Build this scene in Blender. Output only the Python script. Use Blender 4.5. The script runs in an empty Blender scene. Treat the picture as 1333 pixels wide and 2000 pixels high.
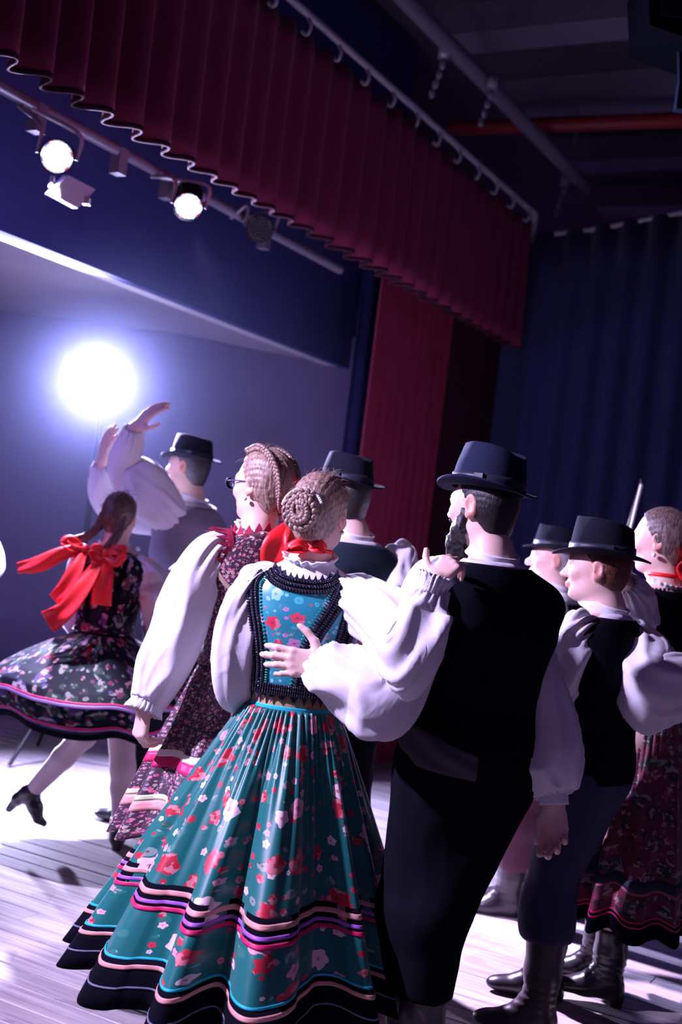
import bpy, math, random
import numpy as np
from mathutils import Vector, Matrix, noise as mnoise

random.seed(7)
rng = np.random.default_rng(7)
scene = bpy.context.scene
COL = scene.collection
R_ = math.radians

# ------------------------------------------------------------------ camera
F_PX, ROLL, CAM = 2400.0, R_(7.0), np.array([0.0, 0.0, 1.47])
PITCH = math.atan(69.5 / F_PX)
cR = np.array([1.0, 0, 0]); cU = np.array([0, -math.sin(PITCH), math.cos(PITCH)]); cF = np.array([0, math.cos(PITCH), math.sin(PITCH)])
cam_d = bpy.data.cameras.new('camera'); cam = bpy.data.objects.new('camera', cam_d); COL.objects.link(cam)
cam_d.sensor_fit = 'VERTICAL'; cam_d.sensor_height = 36.0; cam_d.lens = F_PX / 2000 * 36
cam_d.clip_start = 0.05; cam_d.clip_end = 100
cam_d.dof.use_dof = True; cam_d.dof.focus_distance = 3.55; cam_d.dof.aperture_fstop = 2.6
_r = math.cos(ROLL) * cR + math.sin(ROLL) * cU; _u = -math.sin(ROLL) * cR + math.cos(ROLL) * cU
cam.matrix_world = Matrix(((_r[0], _u[0], -cF[0], CAM[0]), (_r[1], _u[1], -cF[1], CAM[1]), (_r[2], _u[2], -cF[2], CAM[2]), (0, 0, 0, 1)))
scene.camera = cam

# ------------------------------------------------------------------ world, exposure
w = bpy.data.worlds.new('world'); scene.world = w; w.use_nodes = True
w.node_tree.nodes['Background'].inputs[0].default_value = (0.36, 0.17, 0.74, 1)
w.node_tree.nodes['Background'].inputs[1].default_value = 0.11
scene.view_settings.view_transform = 'Standard'; scene.view_settings.look = 'None'
scene.view_settings.exposure = 0.0; scene.view_settings.gamma = 1.0
scene.view_settings.use_curve_mapping = False
scene.cycles.use_denoising = True
scene.cycles.max_bounces = 4; scene.cycles.use_adaptive_sampling = True; scene.cycles.adaptive_threshold = 0.025; scene.cycles.volume_bounces = 0; scene.cycles.sample_clamp_indirect = 4.0
scene.cycles.caustics_reflective = False; scene.cycles.caustics_refractive = False

def ray(px, py):
    u, v = px - 666.5, 1000.0 - py
    x = u * math.cos(ROLL) - v * math.sin(ROLL); y = u * math.sin(ROLL) + v * math.cos(ROLL)
    return x * cR + y * cU + F_PX * cF
def at(px, py, Y):                       # the point seen at a pixel, Y metres away
    d = ray(px, py); return CAM + d * (Y / d[1])
def on_z(px, py, z):
    d = ray(px, py); return CAM + d * ((z - CAM[2]) / d[2])
VD = np.array([math.sin(R_(28.8)), math.cos(R_(28.8)), 0.0])      # along the stage front
ND = np.array([-VD[1], VD[0], 0.0])                               # upstage
UP = np.array([0, 0, 1.0])
def on_n(px, py, n):                     # on the vertical plane parallel to the stage front
    d = ray(px, py); return CAM + d * (n / np.dot(d, ND))
def on_t(px, py, t):
    d = ray(px, py); return CAM + d * (t / np.dot(d, VD))
def nt(n, t, z=0.0): return ND * n + VD * t + UP * z
def tt(p): return float(np.dot(p, VD))

def spot_light(name, loc, target, energy, color, size=70, blend=0.4, radius=0.06):
    l = bpy.data.lights.new(name, 'SPOT'); l.energy = energy; l.color = color; l.spot_size = R_(size); l.spot_blend = blend; l.shadow_soft_size = radius
    o = bpy.data.objects.new(name, l); COL.objects.link(o); o.location = Vector(loc)
    o.rotation_euler = (Vector(target) - Vector(loc)).to_track_quat('-Z', 'Y').to_euler(); return o

BAR_N, BAR_Z = 3.9, 3.2
LAMP = at(200, 745, 7.3)
# the glaring follow spot on its stand, the two lit pars in view, and the further pars of the same bar out of frame to the left
spot_light('light_follow_spot', LAMP + np.array([0.0, -0.16, -0.02]), at(330, 1500, 4.4), 2600, (0.56, 0.54, 1.0), 152, 0.6, 0.05)
PAR1 = on_n(111, 306, BAR_N - 0.1); PAR2 = on_n(368, 402, BAR_N - 0.1)
PAR3 = nt(BAR_N, 1.2, BAR_Z); PAR4 = nt(BAR_N - 0.05, -0.2, BAR_Z - 0.05)
def par_beam(pos, target, energy, color, size): spot_light('light_par', pos + unit_(target - pos) * 0.10, target, energy, color, size, 0.3, 0.06)
def unit_(v): return v / np.linalg.norm(v)
par_beam(PAR1, np.array([-1.35, 4.85, 0.0]), 1300, (0.66, 0.62, 1.0), 33)
par_beam(PAR2, on_z(1040, 1880, 0.0), 4200, (0.74, 0.56, 1.0), 34)
par_beam(PAR3, at(600, 1250, 3.6), 1650, (0.68, 0.55, 1.0), 55)
par_beam(PAR4, at(600, 1300, 3.6), 25, (0.70, 0.45, 1.0), 50)
ADDED_WASH = nt(BAR_N + 0.9, 1.2, 2.55)                                  # added wash lamp without a fixture, out of view, tints the back wall blue
ADDED_PAR = np.array([-2.45, 7.9, 0.62])                           # low par added out of view to brighten the floor under the skirt
spot_light('light_added_floor_par', ADDED_PAR + np.array([0.05, -0.12, 0.0]), np.array([-1.1, 5.0, 0.0]), 1500, (0.62, 0.60, 1.0), 50, 0.4, 0.05)
spot_light('light_added_wall_wash', ADDED_WASH, np.array([-1.2, 8.9, 1.9]), 260, (0.34, 0.24, 1.0), 85, 0.8, 0.1)

# ------------------------------------------------------------------ object helpers
def tag(o, label=None, cat=None, group=None, kind=None):
    if label: o['label'] = label
    if cat: o['category'] = cat
    if group: o['group'] = group
    if kind: o['kind'] = kind
    return o
def empty(name, loc=(0, 0, 0)):
    o = bpy.data.objects.new(name, None); o.empty_display_size = 0.1; o.location = Vector(loc); COL.objects.link(o); return o
def unit(v):
    v = np.asarray(v, float); return v / np.linalg.norm(v)
def mesh_from(name, verts, quads=None, tris=None, mats=(), uv=None, smooth=True, col=None, matidx=None):
    me = bpy.data.meshes.new(name); verts = np.asarray(verts, np.float32)
    quads = np.zeros((0, 4), np.int32) if quads is None or len(quads) == 0 else np.asarray(quads, np.int32)
    tris = np.zeros((0, 3), np.int32) if tris is None or len(tris) == 0 else np.asarray(tris, np.int32)
    me.vertices.add(len(verts)); me.vertices.foreach_set('co', verts.ravel())
    loops = np.concatenate([quads.ravel(), tris.ravel()]); nq, ntr = len(quads), len(tris)
    me.loops.add(len(loops)); me.loops.foreach_set('vertex_index', loops)
    me.polygons.add(nq + ntr)
    st = np.concatenate([np.arange(nq) * 4, nq * 4 + np.arange(ntr) * 3]).astype(np.int32)
    me.polygons.foreach_set('loop_start', st)
    if matidx is not None: me.polygons.foreach_set('material_index', np.asarray(matidx, np.int32))
    me.polygons.foreach_set('use_smooth', np.full(nq + ntr, smooth))
    if uv is not None:
        l = me.uv_layers.new(name='UVMap'); l.data.foreach_set('uv', np.asarray(uv, np.float32)[loops].ravel())
    if col is not None:
        c = me.color_attributes.new('Col', 'FLOAT_COLOR', 'POINT'); cc = np.ones((len(verts), 4), np.float32); cc[:, :3] = col
        c.data.foreach_set('color', cc.ravel())
    for m in (mats if isinstance(mats, (list, tuple)) else [mats]): me.materials.append(m)
    me.update(calc_edges=True); me.validate()
    return me
def mk(name, verts, quads=None, tris=None, mat=None, parent=None, uv=None, smooth=True, col=None, matidx=None, solid=0.0):
    verts = np.asarray(verts, float)
    if parent is not None:
        off = np.array(parent.location); pp = parent.parent
        while pp is not None: off = off + np.array(pp.location); pp = pp.parent
        verts = verts - off
    o = bpy.data.objects.new(name, mesh_from(name, verts, quads, tris, mat, uv, smooth, col, matidx)); COL.objects.link(o)
    if parent is not None: o.parent = parent
    if solid:
        m = o.modifiers.new('solid', 'SOLIDIFY'); m.thickness = solid; m.offset = 0
    return o
def grid(P, wrap_u=False, wrap_v=False):          # P[i, j, 3] -> verts, quads
    nu, nv = P.shape[:2]; idx = np.arange(nu * nv).reshape(nu, nv)
    if wrap_u: idx = np.concatenate([idx, idx[:1]], 0)
    if wrap_v: idx = np.concatenate([idx, idx[:, :1]], 1)
    q = np.stack([idx[:-1, :-1], idx[1:, :-1], idx[1:, 1:], idx[:-1, 1:]], -1).reshape(-1, 4)
    return P.reshape(-1, 3), q
class MB:                                           # collects pieces of ONE mesh
    def __init__(s): s.v = []; s.q = []; s.t = []; s.uv = []; s.n = 0; s.mq = []; s.mt = []
    def add(s, v, q=None, t=None, m=0, uv=None):
        v = np.asarray(v, float).reshape(-1, 3)
        if q is not None and len(q): s.q.append(np.asarray(q) + s.n); s.mq += [m] * len(q)
        if t is not None and len(t): s.t.append(np.asarray(t) + s.n); s.mt += [m] * len(t)
        s.v.append(v); s.n += len(v); s.uv.append(np.zeros((len(v), 2)) if uv is None else np.asarray(uv).reshape(-1, 2)); return s
    def box(s, c, size, ax=None, m=0):
        ax = np.eye(3) if ax is None else np.asarray(ax)       # rows are the axes
        k = np.array([[x, y, z] for x in (-.5, .5) for y in (-.5, .5) for z in (-.5, .5)]) * np.asarray(size)
        return s.add(np.asarray(c) + k @ ax, [[0, 1, 3, 2], [4, 6, 7, 5], [0, 4, 5, 1], [2, 3, 7, 6], [0, 2, 6, 4], [1, 5, 7, 3]], m=m)
    def tube(s, pts, rad, seg=10, cap=True, m=0):
        v, q, t = tube(pts, rad, seg, cap); return s.add(v, q, t, m)
    def ball(s, c, r, ax=None, nu=8, nv=5, m=0):
        ax = np.eye(3) if ax is None else np.asarray(ax); r = np.broadcast_to(r, 3)
        th = np.linspace(0, 2 * np.pi, nu, endpoint=False); ph = np.linspace(-np.pi / 2, np.pi / 2, nv + 1)[1:-1]
        P = np.stack([np.cos(ph)[:, None] * np.cos(th), np.cos(ph)[:, None] * np.sin(th), np.sin(ph)[:, None] * np.ones(nu)], -1)
        v, q = grid(P, wrap_v=True); n = len(v); v = np.concatenate([v, [[0, 0, -1], [0, 0, 1]]])
        i = np.arange(nu); j = (i + 1) % nu; L = (nv - 2) * nu
        t = np.concatenate([np.stack([np.full(nu, n), j, i], 1), np.stack([np.full(nu, n + 1), L + i, L + j], 1)])
        return s.add(np.asarray(c) + (v * r) @ ax, q[:, ::-1], t, m)
    def build(s, name, mat, parent=None, smooth=True, solid=0.0):
        q = np.concatenate(s.q) if s.q else None; t = np.concatenate(s.t) if s.t else None
        return mk(name, np.concatenate(s.v), q, t, mat, parent, np.concatenate(s.uv), smooth, None, s.mq + s.mt, solid)
def smooth_path(ctrl, n):                           # Catmull-Rom through control points of any width
    c = np.asarray(ctrl, float); c = c[:, None] if c.ndim == 1 else c
    c = np.concatenate([2 * c[:1] - c[1:2], c, 2 * c[-1:] - c[-2:-1]])
    m = len(c) - 3; s = np.linspace(0, m, n); i = np.minimum(s.astype(int), m - 1); f = (s - i)[:, None]
    p0, p1, p2, p3 = c[i], c[i + 1], c[i + 2], c[i + 3]
    return .5 * (2 * p1 + (p2 - p0) * f + (2 * p0 - 5 * p1 + 4 * p2 - p3) * f ** 2 + (3 * p1 - p0 - 3 * p2 + p3) * f ** 3)
def frames(pts):
    T = np.gradient(pts, axis=0); T /= np.linalg.norm(T, axis=1)[:, None] + 1e-9
    a = np.array([0, 0, 1.0]) if abs(T[0, 2]) < .9 else np.array([1.0, 0, 0])
    A = np.zeros_like(T); A[0] = unit(a - T[0] * np.dot(a, T[0]))
    for i in range(1, len(T)): A[i] = unit(A[i - 1] - T[i] * np.dot(A[i - 1], T[i]))
    return T, A, np.cross(T, A)
def tube(pts, rad, seg=10, cap=True):
    pts = np.asarray(pts, float); n = len(pts); rad = np.broadcast_to(np.asarray(rad, float), (n,))
    T, A, B = frames(pts); th = np.linspace(0, 2 * np.pi, seg, endpoint=False)
    P = pts[:, None] + rad[:, None, None] * (np.cos(th)[None, :, None] * A[:, None] + np.sin(th)[None, :, None] * B[:, None])
    v, q = grid(P, wrap_v=True); t = None
    if cap:
        i = np.arange(seg); j = (i + 1) % seg; m = len(v); v = np.concatenate([v, pts[:1], pts[-1:]])
        t = np.concatenate([np.stack([np.full(seg, m), j, i], 1), np.stack([np.full(seg, m + 1), (n - 1) * seg + i, (n - 1) * seg + j], 1)])
    return v, q[:, ::-1], (t[:, ::-1] if t is not None else None)
def nz(x, y, z=0.0): return mnoise.noise((float(x), float(y), float(z)))
def nzgrid(X, Y, Z):                                # cheap smooth value noise on arrays
    out = np.zeros(np.broadcast(X, Y, Z).shape)
    for k, (a, b, c, p) in enumerate(((1.0, .7, .3, .3), (-.6, 1.1, .5, 1.7), (.4, -.8, 1.2, 2.9), (1.3, .5, -.9, 4.1), (-1.1, -.4, .8, 5.3))):
        out = out + np.sin(a * X + b * Y + c * Z + p + 1.3 * np.sin(.7 * b * X - a * Y + .5 * Z + p * 2))
    return out / 3.2

# ------------------------------------------------------------------ materials
def new_mat(name):
    m = bpy.data.materials.new(name); m.use_nodes = True; nt_ = m.node_tree; b = nt_.nodes['Principled BSDF']; return m, nt_, b
def sock(b, n, v):
    if n in b.inputs: b.inputs[n].default_value = v
class NT:
    def __init__(s, t): s.t = t
    def n(s, typ, **kw):
        x = s.t.nodes.new(typ)
        for k, v in kw.items():
            if k.startswith('i_'):
                x.inputs[int(k[2:]) if k[2:].isdigit() else k[2:]].default_value = v
            else: setattr(x, k, v)
        return x
    def l(s, a, b): s.t.links.new(a, b)
    def math(s, op, a, b=None, clamp=False):
        x = s.t.nodes.new('ShaderNodeMath'); x.operation = op; x.use_clamp = clamp
        for i, v in enumerate((a, b)):
            if v is None: continue
            if hasattr(v, 'is_linked'): s.l(v, x.inputs[i])
            else: x.inputs[i].default_value = v
        return x.outputs[0]
    def mix(s, f, a, b, mode='MIX'):
        x = s.t.nodes.new('ShaderNodeMix'); x.data_type = 'RGBA'; x.blend_type = mode
        for sk, v in ((x.inputs['Factor'], f), (x.inputs[6], a), (x.inputs[7], b)):
            if hasattr(v, 'is_linked'): s.l(v, sk)
            else: sk.default_value = v if not isinstance(v, tuple) else (*v, 1)[:4]
        return x.outputs[2]
def cloth(name, colr, rough=.85, sheen=.0, var=.25, scale=18, bump=.15, spec=.3, weave=600, transl=0.0, crumple=0.0):
    m, t, b = new_mat(name); g = NT(t); tc = g.n('ShaderNodeTexCoord').outputs['Object']
    no = g.n('ShaderNodeTexNoise', i_Scale=scale, i_Detail=3.0); g.l(tc, no.inputs['Vector'])
    f = g.math('MULTIPLY_ADD', no.outputs['Fac'], var); t.nodes[-1].inputs[2].default_value = 1 - var / 2
    c = g.mix(1.0, (*colr, 1), f, 'MULTIPLY'); g.l(c, b.inputs['Base Color'])
    wv = g.n('ShaderNodeTexNoise', i_Scale=weave, i_Detail=1.0); g.l(tc, wv.inputs['Vector'])
    bp = g.n('ShaderNodeBump', i_Strength=bump, i_Distance=.002); g.l(wv.outputs['Fac'], bp.inputs['Height']); g.l(bp.outputs[0], b.inputs['Normal'])
    if crumple:
        cn = g.n('ShaderNodeTexNoise', i_Scale=9.0, i_Detail=2.0, i_Distortion=.6); g.l(tc, cn.inputs['Vector'])
        b2 = g.n('ShaderNodeBump', i_Strength=crumple, i_Distance=.03); g.l(cn.outputs['Fac'], b2.inputs['Height']); g.l(bp.outputs[0], b2.inputs['Normal']); g.l(b2.outputs[0], b.inputs['Normal'])
    sock(b, 'Roughness', rough); sock(b, 'Specular IOR Level', spec); sock(b, 'Sheen Weight', sheen); sock(b, 'Sheen Roughness', .4)
    if transl:
        tr = g.n('ShaderNodeBsdfTranslucent'); g.l(c, tr.inputs[0]); mx = g.n('ShaderNodeMixShader', i_0=transl)
        g.l(b.outputs[0], mx.inputs[1]); g.l(tr.outputs[0], mx.inputs[2]); g.l(mx.outputs[0], t.nodes['Material Output'].inputs[0])
    return m
def hard(name, colr, rough=.4, metal=0.0, var=.2, scale=8, spec=.5, bump=.05):
    m, t, b = new_mat(name); g = NT(t); tc = g.n('ShaderNodeTexCoord').outputs['Object']
    no = g.n('ShaderNodeTexNoise', i_Scale=scale, i_Detail=4.0); g.l(tc, no.inputs['Vector'])
    f = g.math('MULTIPLY_ADD', no.outputs['Fac'], var); t.nodes[-1].inputs[2].default_value = 1 - var / 2
    g.l(g.mix(1.0, (*colr, 1), f, 'MULTIPLY'), b.inputs['Base Color'])
    bp = g.n('ShaderNodeBump', i_Strength=bump, i_Distance=.004); g.l(no.outputs['Fac'], bp.inputs['Height']); g.l(bp.outputs[0], b.inputs['Normal'])
    sock(b, 'Roughness', rough); sock(b, 'Metallic', metal); sock(b, 'Specular IOR Level', spec); return m
def glow(name, colr, strength):
    m, t, b = new_mat(name); sock(b, 'Base Color', (*colr, 1)); sock(b, 'Emission Color', (*colr, 1)); sock(b, 'Emission Strength', strength); return m
def floral(name, ground, palette, size=.07, density=.75, small=True, rough=.5, sheen=.2, leaf=None, spec=.4, petals=5, tint=.3, rad=.42):
    """printed cloth: petalled flowers in UV metres"""
    m, t, b = new_mat(name); g = NT(t); uv = g.n('ShaderNodeTexCoord').outputs['UV']
    cur = (*ground, 1)
    ng = g.n('ShaderNodeTexNoise', i_Scale=30.0, i_Detail=3.0); g.l(uv, ng.inputs['Vector'])
    cur = g.mix(g.math('MULTIPLY', ng.outputs['Fac'], tint), cur, tuple(x * .45 for x in ground) + (1,))
    wob = g.n('ShaderNodeTexNoise', i_Scale=1 / size * 2.2, i_Detail=2.0); g.l(uv, wob.inputs['Vector'])
    def layer(cur, size, density, pal, pet, off, rad):
        mp = g.n('ShaderNodeMapping'); mp.inputs['Scale'].default_value = (1 / size,) * 3; mp.inputs['Location'].default_value = (off, off * .7, 0)
        g.l(uv, mp.inputs['Vector'])
        vo = g.n('ShaderNodeTexVoronoi', i_Scale=1.0, i_Randomness=.8); vo.voronoi_dimensions = '2D'; g.l(mp.outputs[0], vo.inputs['Vector'])
        sub = g.n('ShaderNodeVectorMath', operation='SUBTRACT'); g.l(mp.outputs[0], sub.inputs[0]); g.l(vo.outputs['Position'], sub.inputs[1])
        sx = g.n('ShaderNodeSeparateXYZ'); g.l(sub.outputs[0], sx.inputs[0])
        ang = g.math('ARCTAN2', sx.outputs[1], sx.outputs[0])
        sc = g.n('ShaderNodeSeparateColor'); g.l(vo.outputs['Color'], sc.inputs[0])
        pa = g.math('COSINE', g.math('ADD', g.math('MULTIPLY', ang, float(pet)), g.math('MULTIPLY', sc.outputs[1], 6.0)))
        R = g.math('MULTIPLY', g.math('ADD', .88, g.math('MULTIPLY', pa, .12)), g.math('MULTIPLY', g.math('ADD', .55, g.math('MULTIPLY', sc.outputs[2], .6)), rad))
        R = g.math('ADD', R, g.math('MULTIPLY', g.math('SUBTRACT', wob.outputs['Fac'], .5), rad * .9))
        q = g.math('DIVIDE', vo.outputs['Distance'], R)
        on = g.math('MULTIPLY', g.math('LESS_THAN', q, 1.0), g.math('LESS_THAN', sc.outputs[0], density))
        rp = g.n('ShaderNodeValToRGB'); rp.color_ramp.interpolation = 'CONSTANT'; el = rp.color_ramp.elements
        while len(el) < len(pal): el.new(.5)
        for i, c in enumerate(pal): el[i].position = i / len(pal); el[i].color = (*c, 1)
        g.l(sc.outputs[1], rp.inputs[0])
        shade = g.mix(g.math('MULTIPLY', g.math('GREATER_THAN', wob.outputs['Fac'], .55), .5), rp.outputs[0], g.mix(.5, rp.outputs[0], (.9, .75, .75, 1)))
        cen = g.mix(g.math('LESS_THAN', q, .25), shade, g.mix(.6, rp.outputs[0], (.25, .02, .04, 1)))
        return g.mix(on, cur, cen)
    if leaf: cur = layer(cur, size * .62, .5, [leaf, tuple(x * .6 for x in leaf)], 2, 3.3, .3)
    if small: cur = layer(cur, size * .45, .42, palette[::-1], petals, 7.1, rad * .8)
    cur = layer(cur, size, density, palette, petals, 0.0, rad)
    g.l(cur, b.inputs['Base Color'])
    wv = g.n('ShaderNodeTexNoise', i_Scale=900.0); g.l(uv, wv.inputs['Vector'])
    bp = g.n('ShaderNodeBump', i_Strength=.1, i_Distance=.001); g.l(wv.outputs['Fac'], bp.inputs['Height']); g.l(bp.outputs[0], b.inputs['Normal'])
    sock(b, 'Roughness', rough); sock(b, 'Specular IOR Level', spec); sock(b, 'Sheen Weight', sheen); return m
def hair_mat(name, c1, c2, scale=160):
    m, t, b = new_mat(name); g = NT(t); tc = g.n('ShaderNodeTexCoord').outputs['Object']
    mp = g.n('ShaderNodeMapping'); mp.inputs['Scale'].default_value = (1, 1, .12); g.l(tc, mp.inputs['Vector'])
    no = g.n('ShaderNodeTexNoise', i_Scale=float(scale), i_Detail=3.0, i_Roughness=.6); g.l(mp.outputs[0], no.inputs['Vector'])
    rp = g.n('ShaderNodeValToRGB'); rp.color_ramp.elements[0].position = .35; rp.color_ramp.elements[1].position = .65
    rp.color_ramp.elements[0].color = (*c1, 1); rp.color_ramp.elements[1].color = (*c2, 1); g.l(no.outputs['Fac'], rp.inputs[0]); g.l(rp.outputs[0], b.inputs['Base Color'])
    bp = g.n('ShaderNodeBump', i_Strength=.6, i_Distance=.004); g.l(no.outputs['Fac'], bp.inputs['Height']); g.l(bp.outputs[0], b.inputs['Normal'])
    sock(b, 'Roughness', .42); sock(b, 'Specular IOR Level', .5); return m
def skin_mat(name, colr):
    m, t, b = new_mat(name); g = NT(t); a = g.n('ShaderNodeVertexColor', layer_name='Col')
    tc = g.n('ShaderNodeTexCoord').outputs['Object']; no = g.n('ShaderNodeTexNoise', i_Scale=45.0, i_Detail=4.0); g.l(tc, no.inputs['Vector'])
    c = g.mix(1.0, (*colr, 1), a.outputs[0], 'MULTIPLY'); c = g.mix(g.math('MULTIPLY', no.outputs['Fac'], .35), c, (colr[0] * .8, colr[1] * .55, colr[2] * .5, 1)); g.l(c, b.inputs['Base Color'])
    bp = g.n('ShaderNodeBump', i_Strength=.12, i_Distance=.002); n2 = g.n('ShaderNodeTexNoise', i_Scale=350.0); g.l(tc, n2.inputs['Vector']); g.l(n2.outputs['Fac'], bp.inputs['Height']); g.l(bp.outputs[0], b.inputs['Normal'])
    sock(b, 'Roughness', .5); sock(b, 'Subsurface Weight', .12); sock(b, 'Subsurface Radius', (.012, .004, .002)); sock(b, 'Subsurface Scale', 1.0); return m
# ================================================================== the place
M_plankA = M_plankB = None
def wood(name, c1, c2):
    m, t, b = new_mat(name); g = NT(t); tc = g.n('ShaderNodeTexCoord').outputs['Object']; oi = g.n('ShaderNodeObjectInfo')
    ad = g.n('ShaderNodeVectorMath', operation='ADD'); g.l(tc, ad.inputs[0]); cb = g.n('ShaderNodeCombineXYZ'); g.l(g.math('MULTIPLY', oi.outputs['Random'], 40.0), cb.inputs[0]); g.l(cb.outputs[0], ad.inputs[1])
    mp = g.n('ShaderNodeMapping'); mp.inputs['Scale'].default_value = (1.2, 26, 26); g.l(ad.outputs[0], mp.inputs['Vector'])
    no = g.n('ShaderNodeTexNoise', i_Scale=1.6, i_Detail=6.0, i_Roughness=.65); g.l(mp.outputs[0], no.inputs['Vector'])
    rp = g.n('ShaderNodeValToRGB'); e = rp.color_ramp.elements; e[0].position = .34; e[1].position = .62; e[0].color = (*c1, 1); e[1].color = (*c2, 1); g.l(no.outputs['Fac'], rp.inputs[0])
    n2 = g.n('ShaderNodeTexNoise', i_Scale=3.0, i_Detail=3.0); g.l(ad.outputs[0], n2.inputs['Vector'])
    c = g.mix(g.math('MULTIPLY', g.math('GREATER_THAN', n2.outputs['Fac'], .62), .35), rp.outputs[0], (*[x * .7 for x in c1], 1))
    v = g.math('ADD', .82, g.math('MULTIPLY', oi.outputs['Random'], .3)); c = g.mix(1.0, c, v, 'MULTIPLY'); g.l(c, b.inputs['Base Color'])
    bp = g.n('ShaderNodeBump', i_Strength=.25, i_Distance=.003); g.l(no.outputs['Fac'], bp.inputs['Height']); g.l(bp.outputs[0], b.inputs['Normal'])
    sock(b, 'Roughness', .5); return m
M_plank = wood('worn floor boards', (.20, .17, .17), (.40, .35, .36))
M_under = hard('floor gaps', (.05, .04, .04), .9)
fl = MB(); fl.box(nt(3.0, 4.5, -.045), (14.0, 14.0, .04), [VD, ND, UP]); floor = tag(fl.build('floor', M_under, smooth=False), 'worn pale wooden stage floor of narrow boards', kind='structure')
# boards run upstage, nearest the camera first
PW = .115; pm = {}
def plank_mesh(L):
    if L not in pm:
        b_ = MB(); w2, h = PW / 2 - .0015, .024; k = .003
        sec = np.array([[-w2, -h], [-w2, -k], [-w2 + k, 0], [w2 - k, 0], [w2, -k], [w2, -h]])
        P = np.stack([np.concatenate([np.full((6, 1), x), sec], 1) for x in (-L / 2 + .001, L / 2 - .001)]); v, q = grid(P, wrap_v=True)
        pm[L] = mesh_from('plank', v, q[:, ::-1], mats=M_plank, smooth=False)
        pm[L].materials[0] = M_plank
    return pm[L]
planks = 0
t_ = 1.55
row = 0
while t_ < 10.6:
    n_ = -3.6 + (row * 1.13) % 2.4 - 2.4
    while n_ < 8.2:
        L = (2.4, 1.8, 3.0)[(row * 7 + int(n_ * 3)) % 3]; c = nt(n_ + L / 2, t_, -.001)
        p = c; d = p - CAM; yy = d[1]
        vis = yy > 1.2 and abs(p[0]) < .34 * yy + 1.9 and yy < 10.5
        if vis and planks < 300:
            o = bpy.data.objects.new('plank', plank_mesh(L)); COL.objects.link(o); o.parent = floor
            o.matrix_local = Matrix(((ND[0], -VD[0], 0, c[0]), (ND[1], -VD[1], 0, c[1]), (0, 0, 1, c[2] + rng.uniform(-.0012, .0012)), (0, 0, 0, 1))); planks += 1
        n_ += L
    t_ += PW; row += 1

M_cyc = cloth('painted back wall', (.12, .105, .18), .8, var=.15, scale=2, bump=.05)
M_ceil2 = cloth('pale ceiling cloth', (.34, .32, .40), .8, var=.2, scale=3, bump=.05)
M_navy = cloth('navy border cloth', (.034, .040, .17), .9, var=.3, scale=2.5)
M_navy2 = cloth('dark navy drape', (.020, .026, .085), .85, sheen=.15, var=.25, scale=4)
M_red = cloth('red velvet', (.16, .012, .050), .85, sheen=.1, var=.3, scale=6)  # extra blue in the red stands in for a purple lens veil
M_red2 = cloth('red leg velvet', (.26, .016, .055), .85, sheen=.1, var=.3, scale=6)  # blue mixed in here too, imitating the same purple veil
M_hem = cloth('valance hem lining', (.05, .008, .02), .9)
M_maroon = cloth('dark maroon wall', (.065, .010, .022), .9, var=.3, scale=2)
M_dark = hard('dark ceiling concrete', (.055, .048, .07), .9, var=.5, scale=1.5)
M_beam = hard('grey ceiling beam', (.16, .14, .19), .85, var=.5, scale=2)
M_steel = hard('painted steel', (.36, .33, .37), .5, .3)
M_black = hard('black fixture', (.005, .005, .008), .6, spec=.2)
M_rpipe = hard('red painted pipe', (.28, .015, .02), .5)

BY = 8.9
ZC = 2.88
def slab(name, c, size, ax, mat, label, kind='structure'):
    return tag(MB().box(c, size, ax).build(name, mat, smooth=False), label, kind=kind)
slab('wall_back', (-3.2, BY + .05, 1.5), (7.4, .1, 3.0), None, M_cyc, 'grey purple back wall behind the dancers')
# the ceiling cloth of the back stage: a gently sagging sheet
us = np.linspace(-1.0, 9.2, 60); vs = np.linspace(0, 1, 24); P = np.zeros((60, 24, 3))
for i, u in enumerate(us):
    a = nt(4.42, u, ZC + .02); e = np.array([a[0] - .62, max(BY + .02, a[1]), ZC])
    for j, v in enumerate(vs):
        P[i, j] = a * (1 - v) + e * v; P[i, j, 2] += .035 * math.sin(u * 2.1 + v * 3) * math.sin(math.pi * v) - .05 * math.sin(math.pi * v)
v, q = grid(P); tag(mk('ceiling_cloth', v, q, mat=M_ceil2, solid=.01), 'pale draped ceiling cloth above the back wall', 'ceiling cloth')
p685 = on_n(686, 722, 4.35); BZ = p685[2]
slab('wall_front', nt(4.38, (tt(p685) - 2) / 2 + .2, (BZ + 5.3) / 2), (tt(p685) + 2.4, .06, 5.3 - BZ), [VD, ND, UP], M_navy, 'wide dark navy border board above the back stage')
M_soff = hard('pale streak trim', (.75, .75, .80), .5)  # pale trim added so the grazing lamp shows as a bright streak
slab('trim_1', nt(4.44, tt(p685) / 2 - 1, BZ + .012), (tt(p685) + 2, .16, .014), [VD, ND, UP], M_soff, 'pale trim added under the navy border to catch the lamp light')

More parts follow.
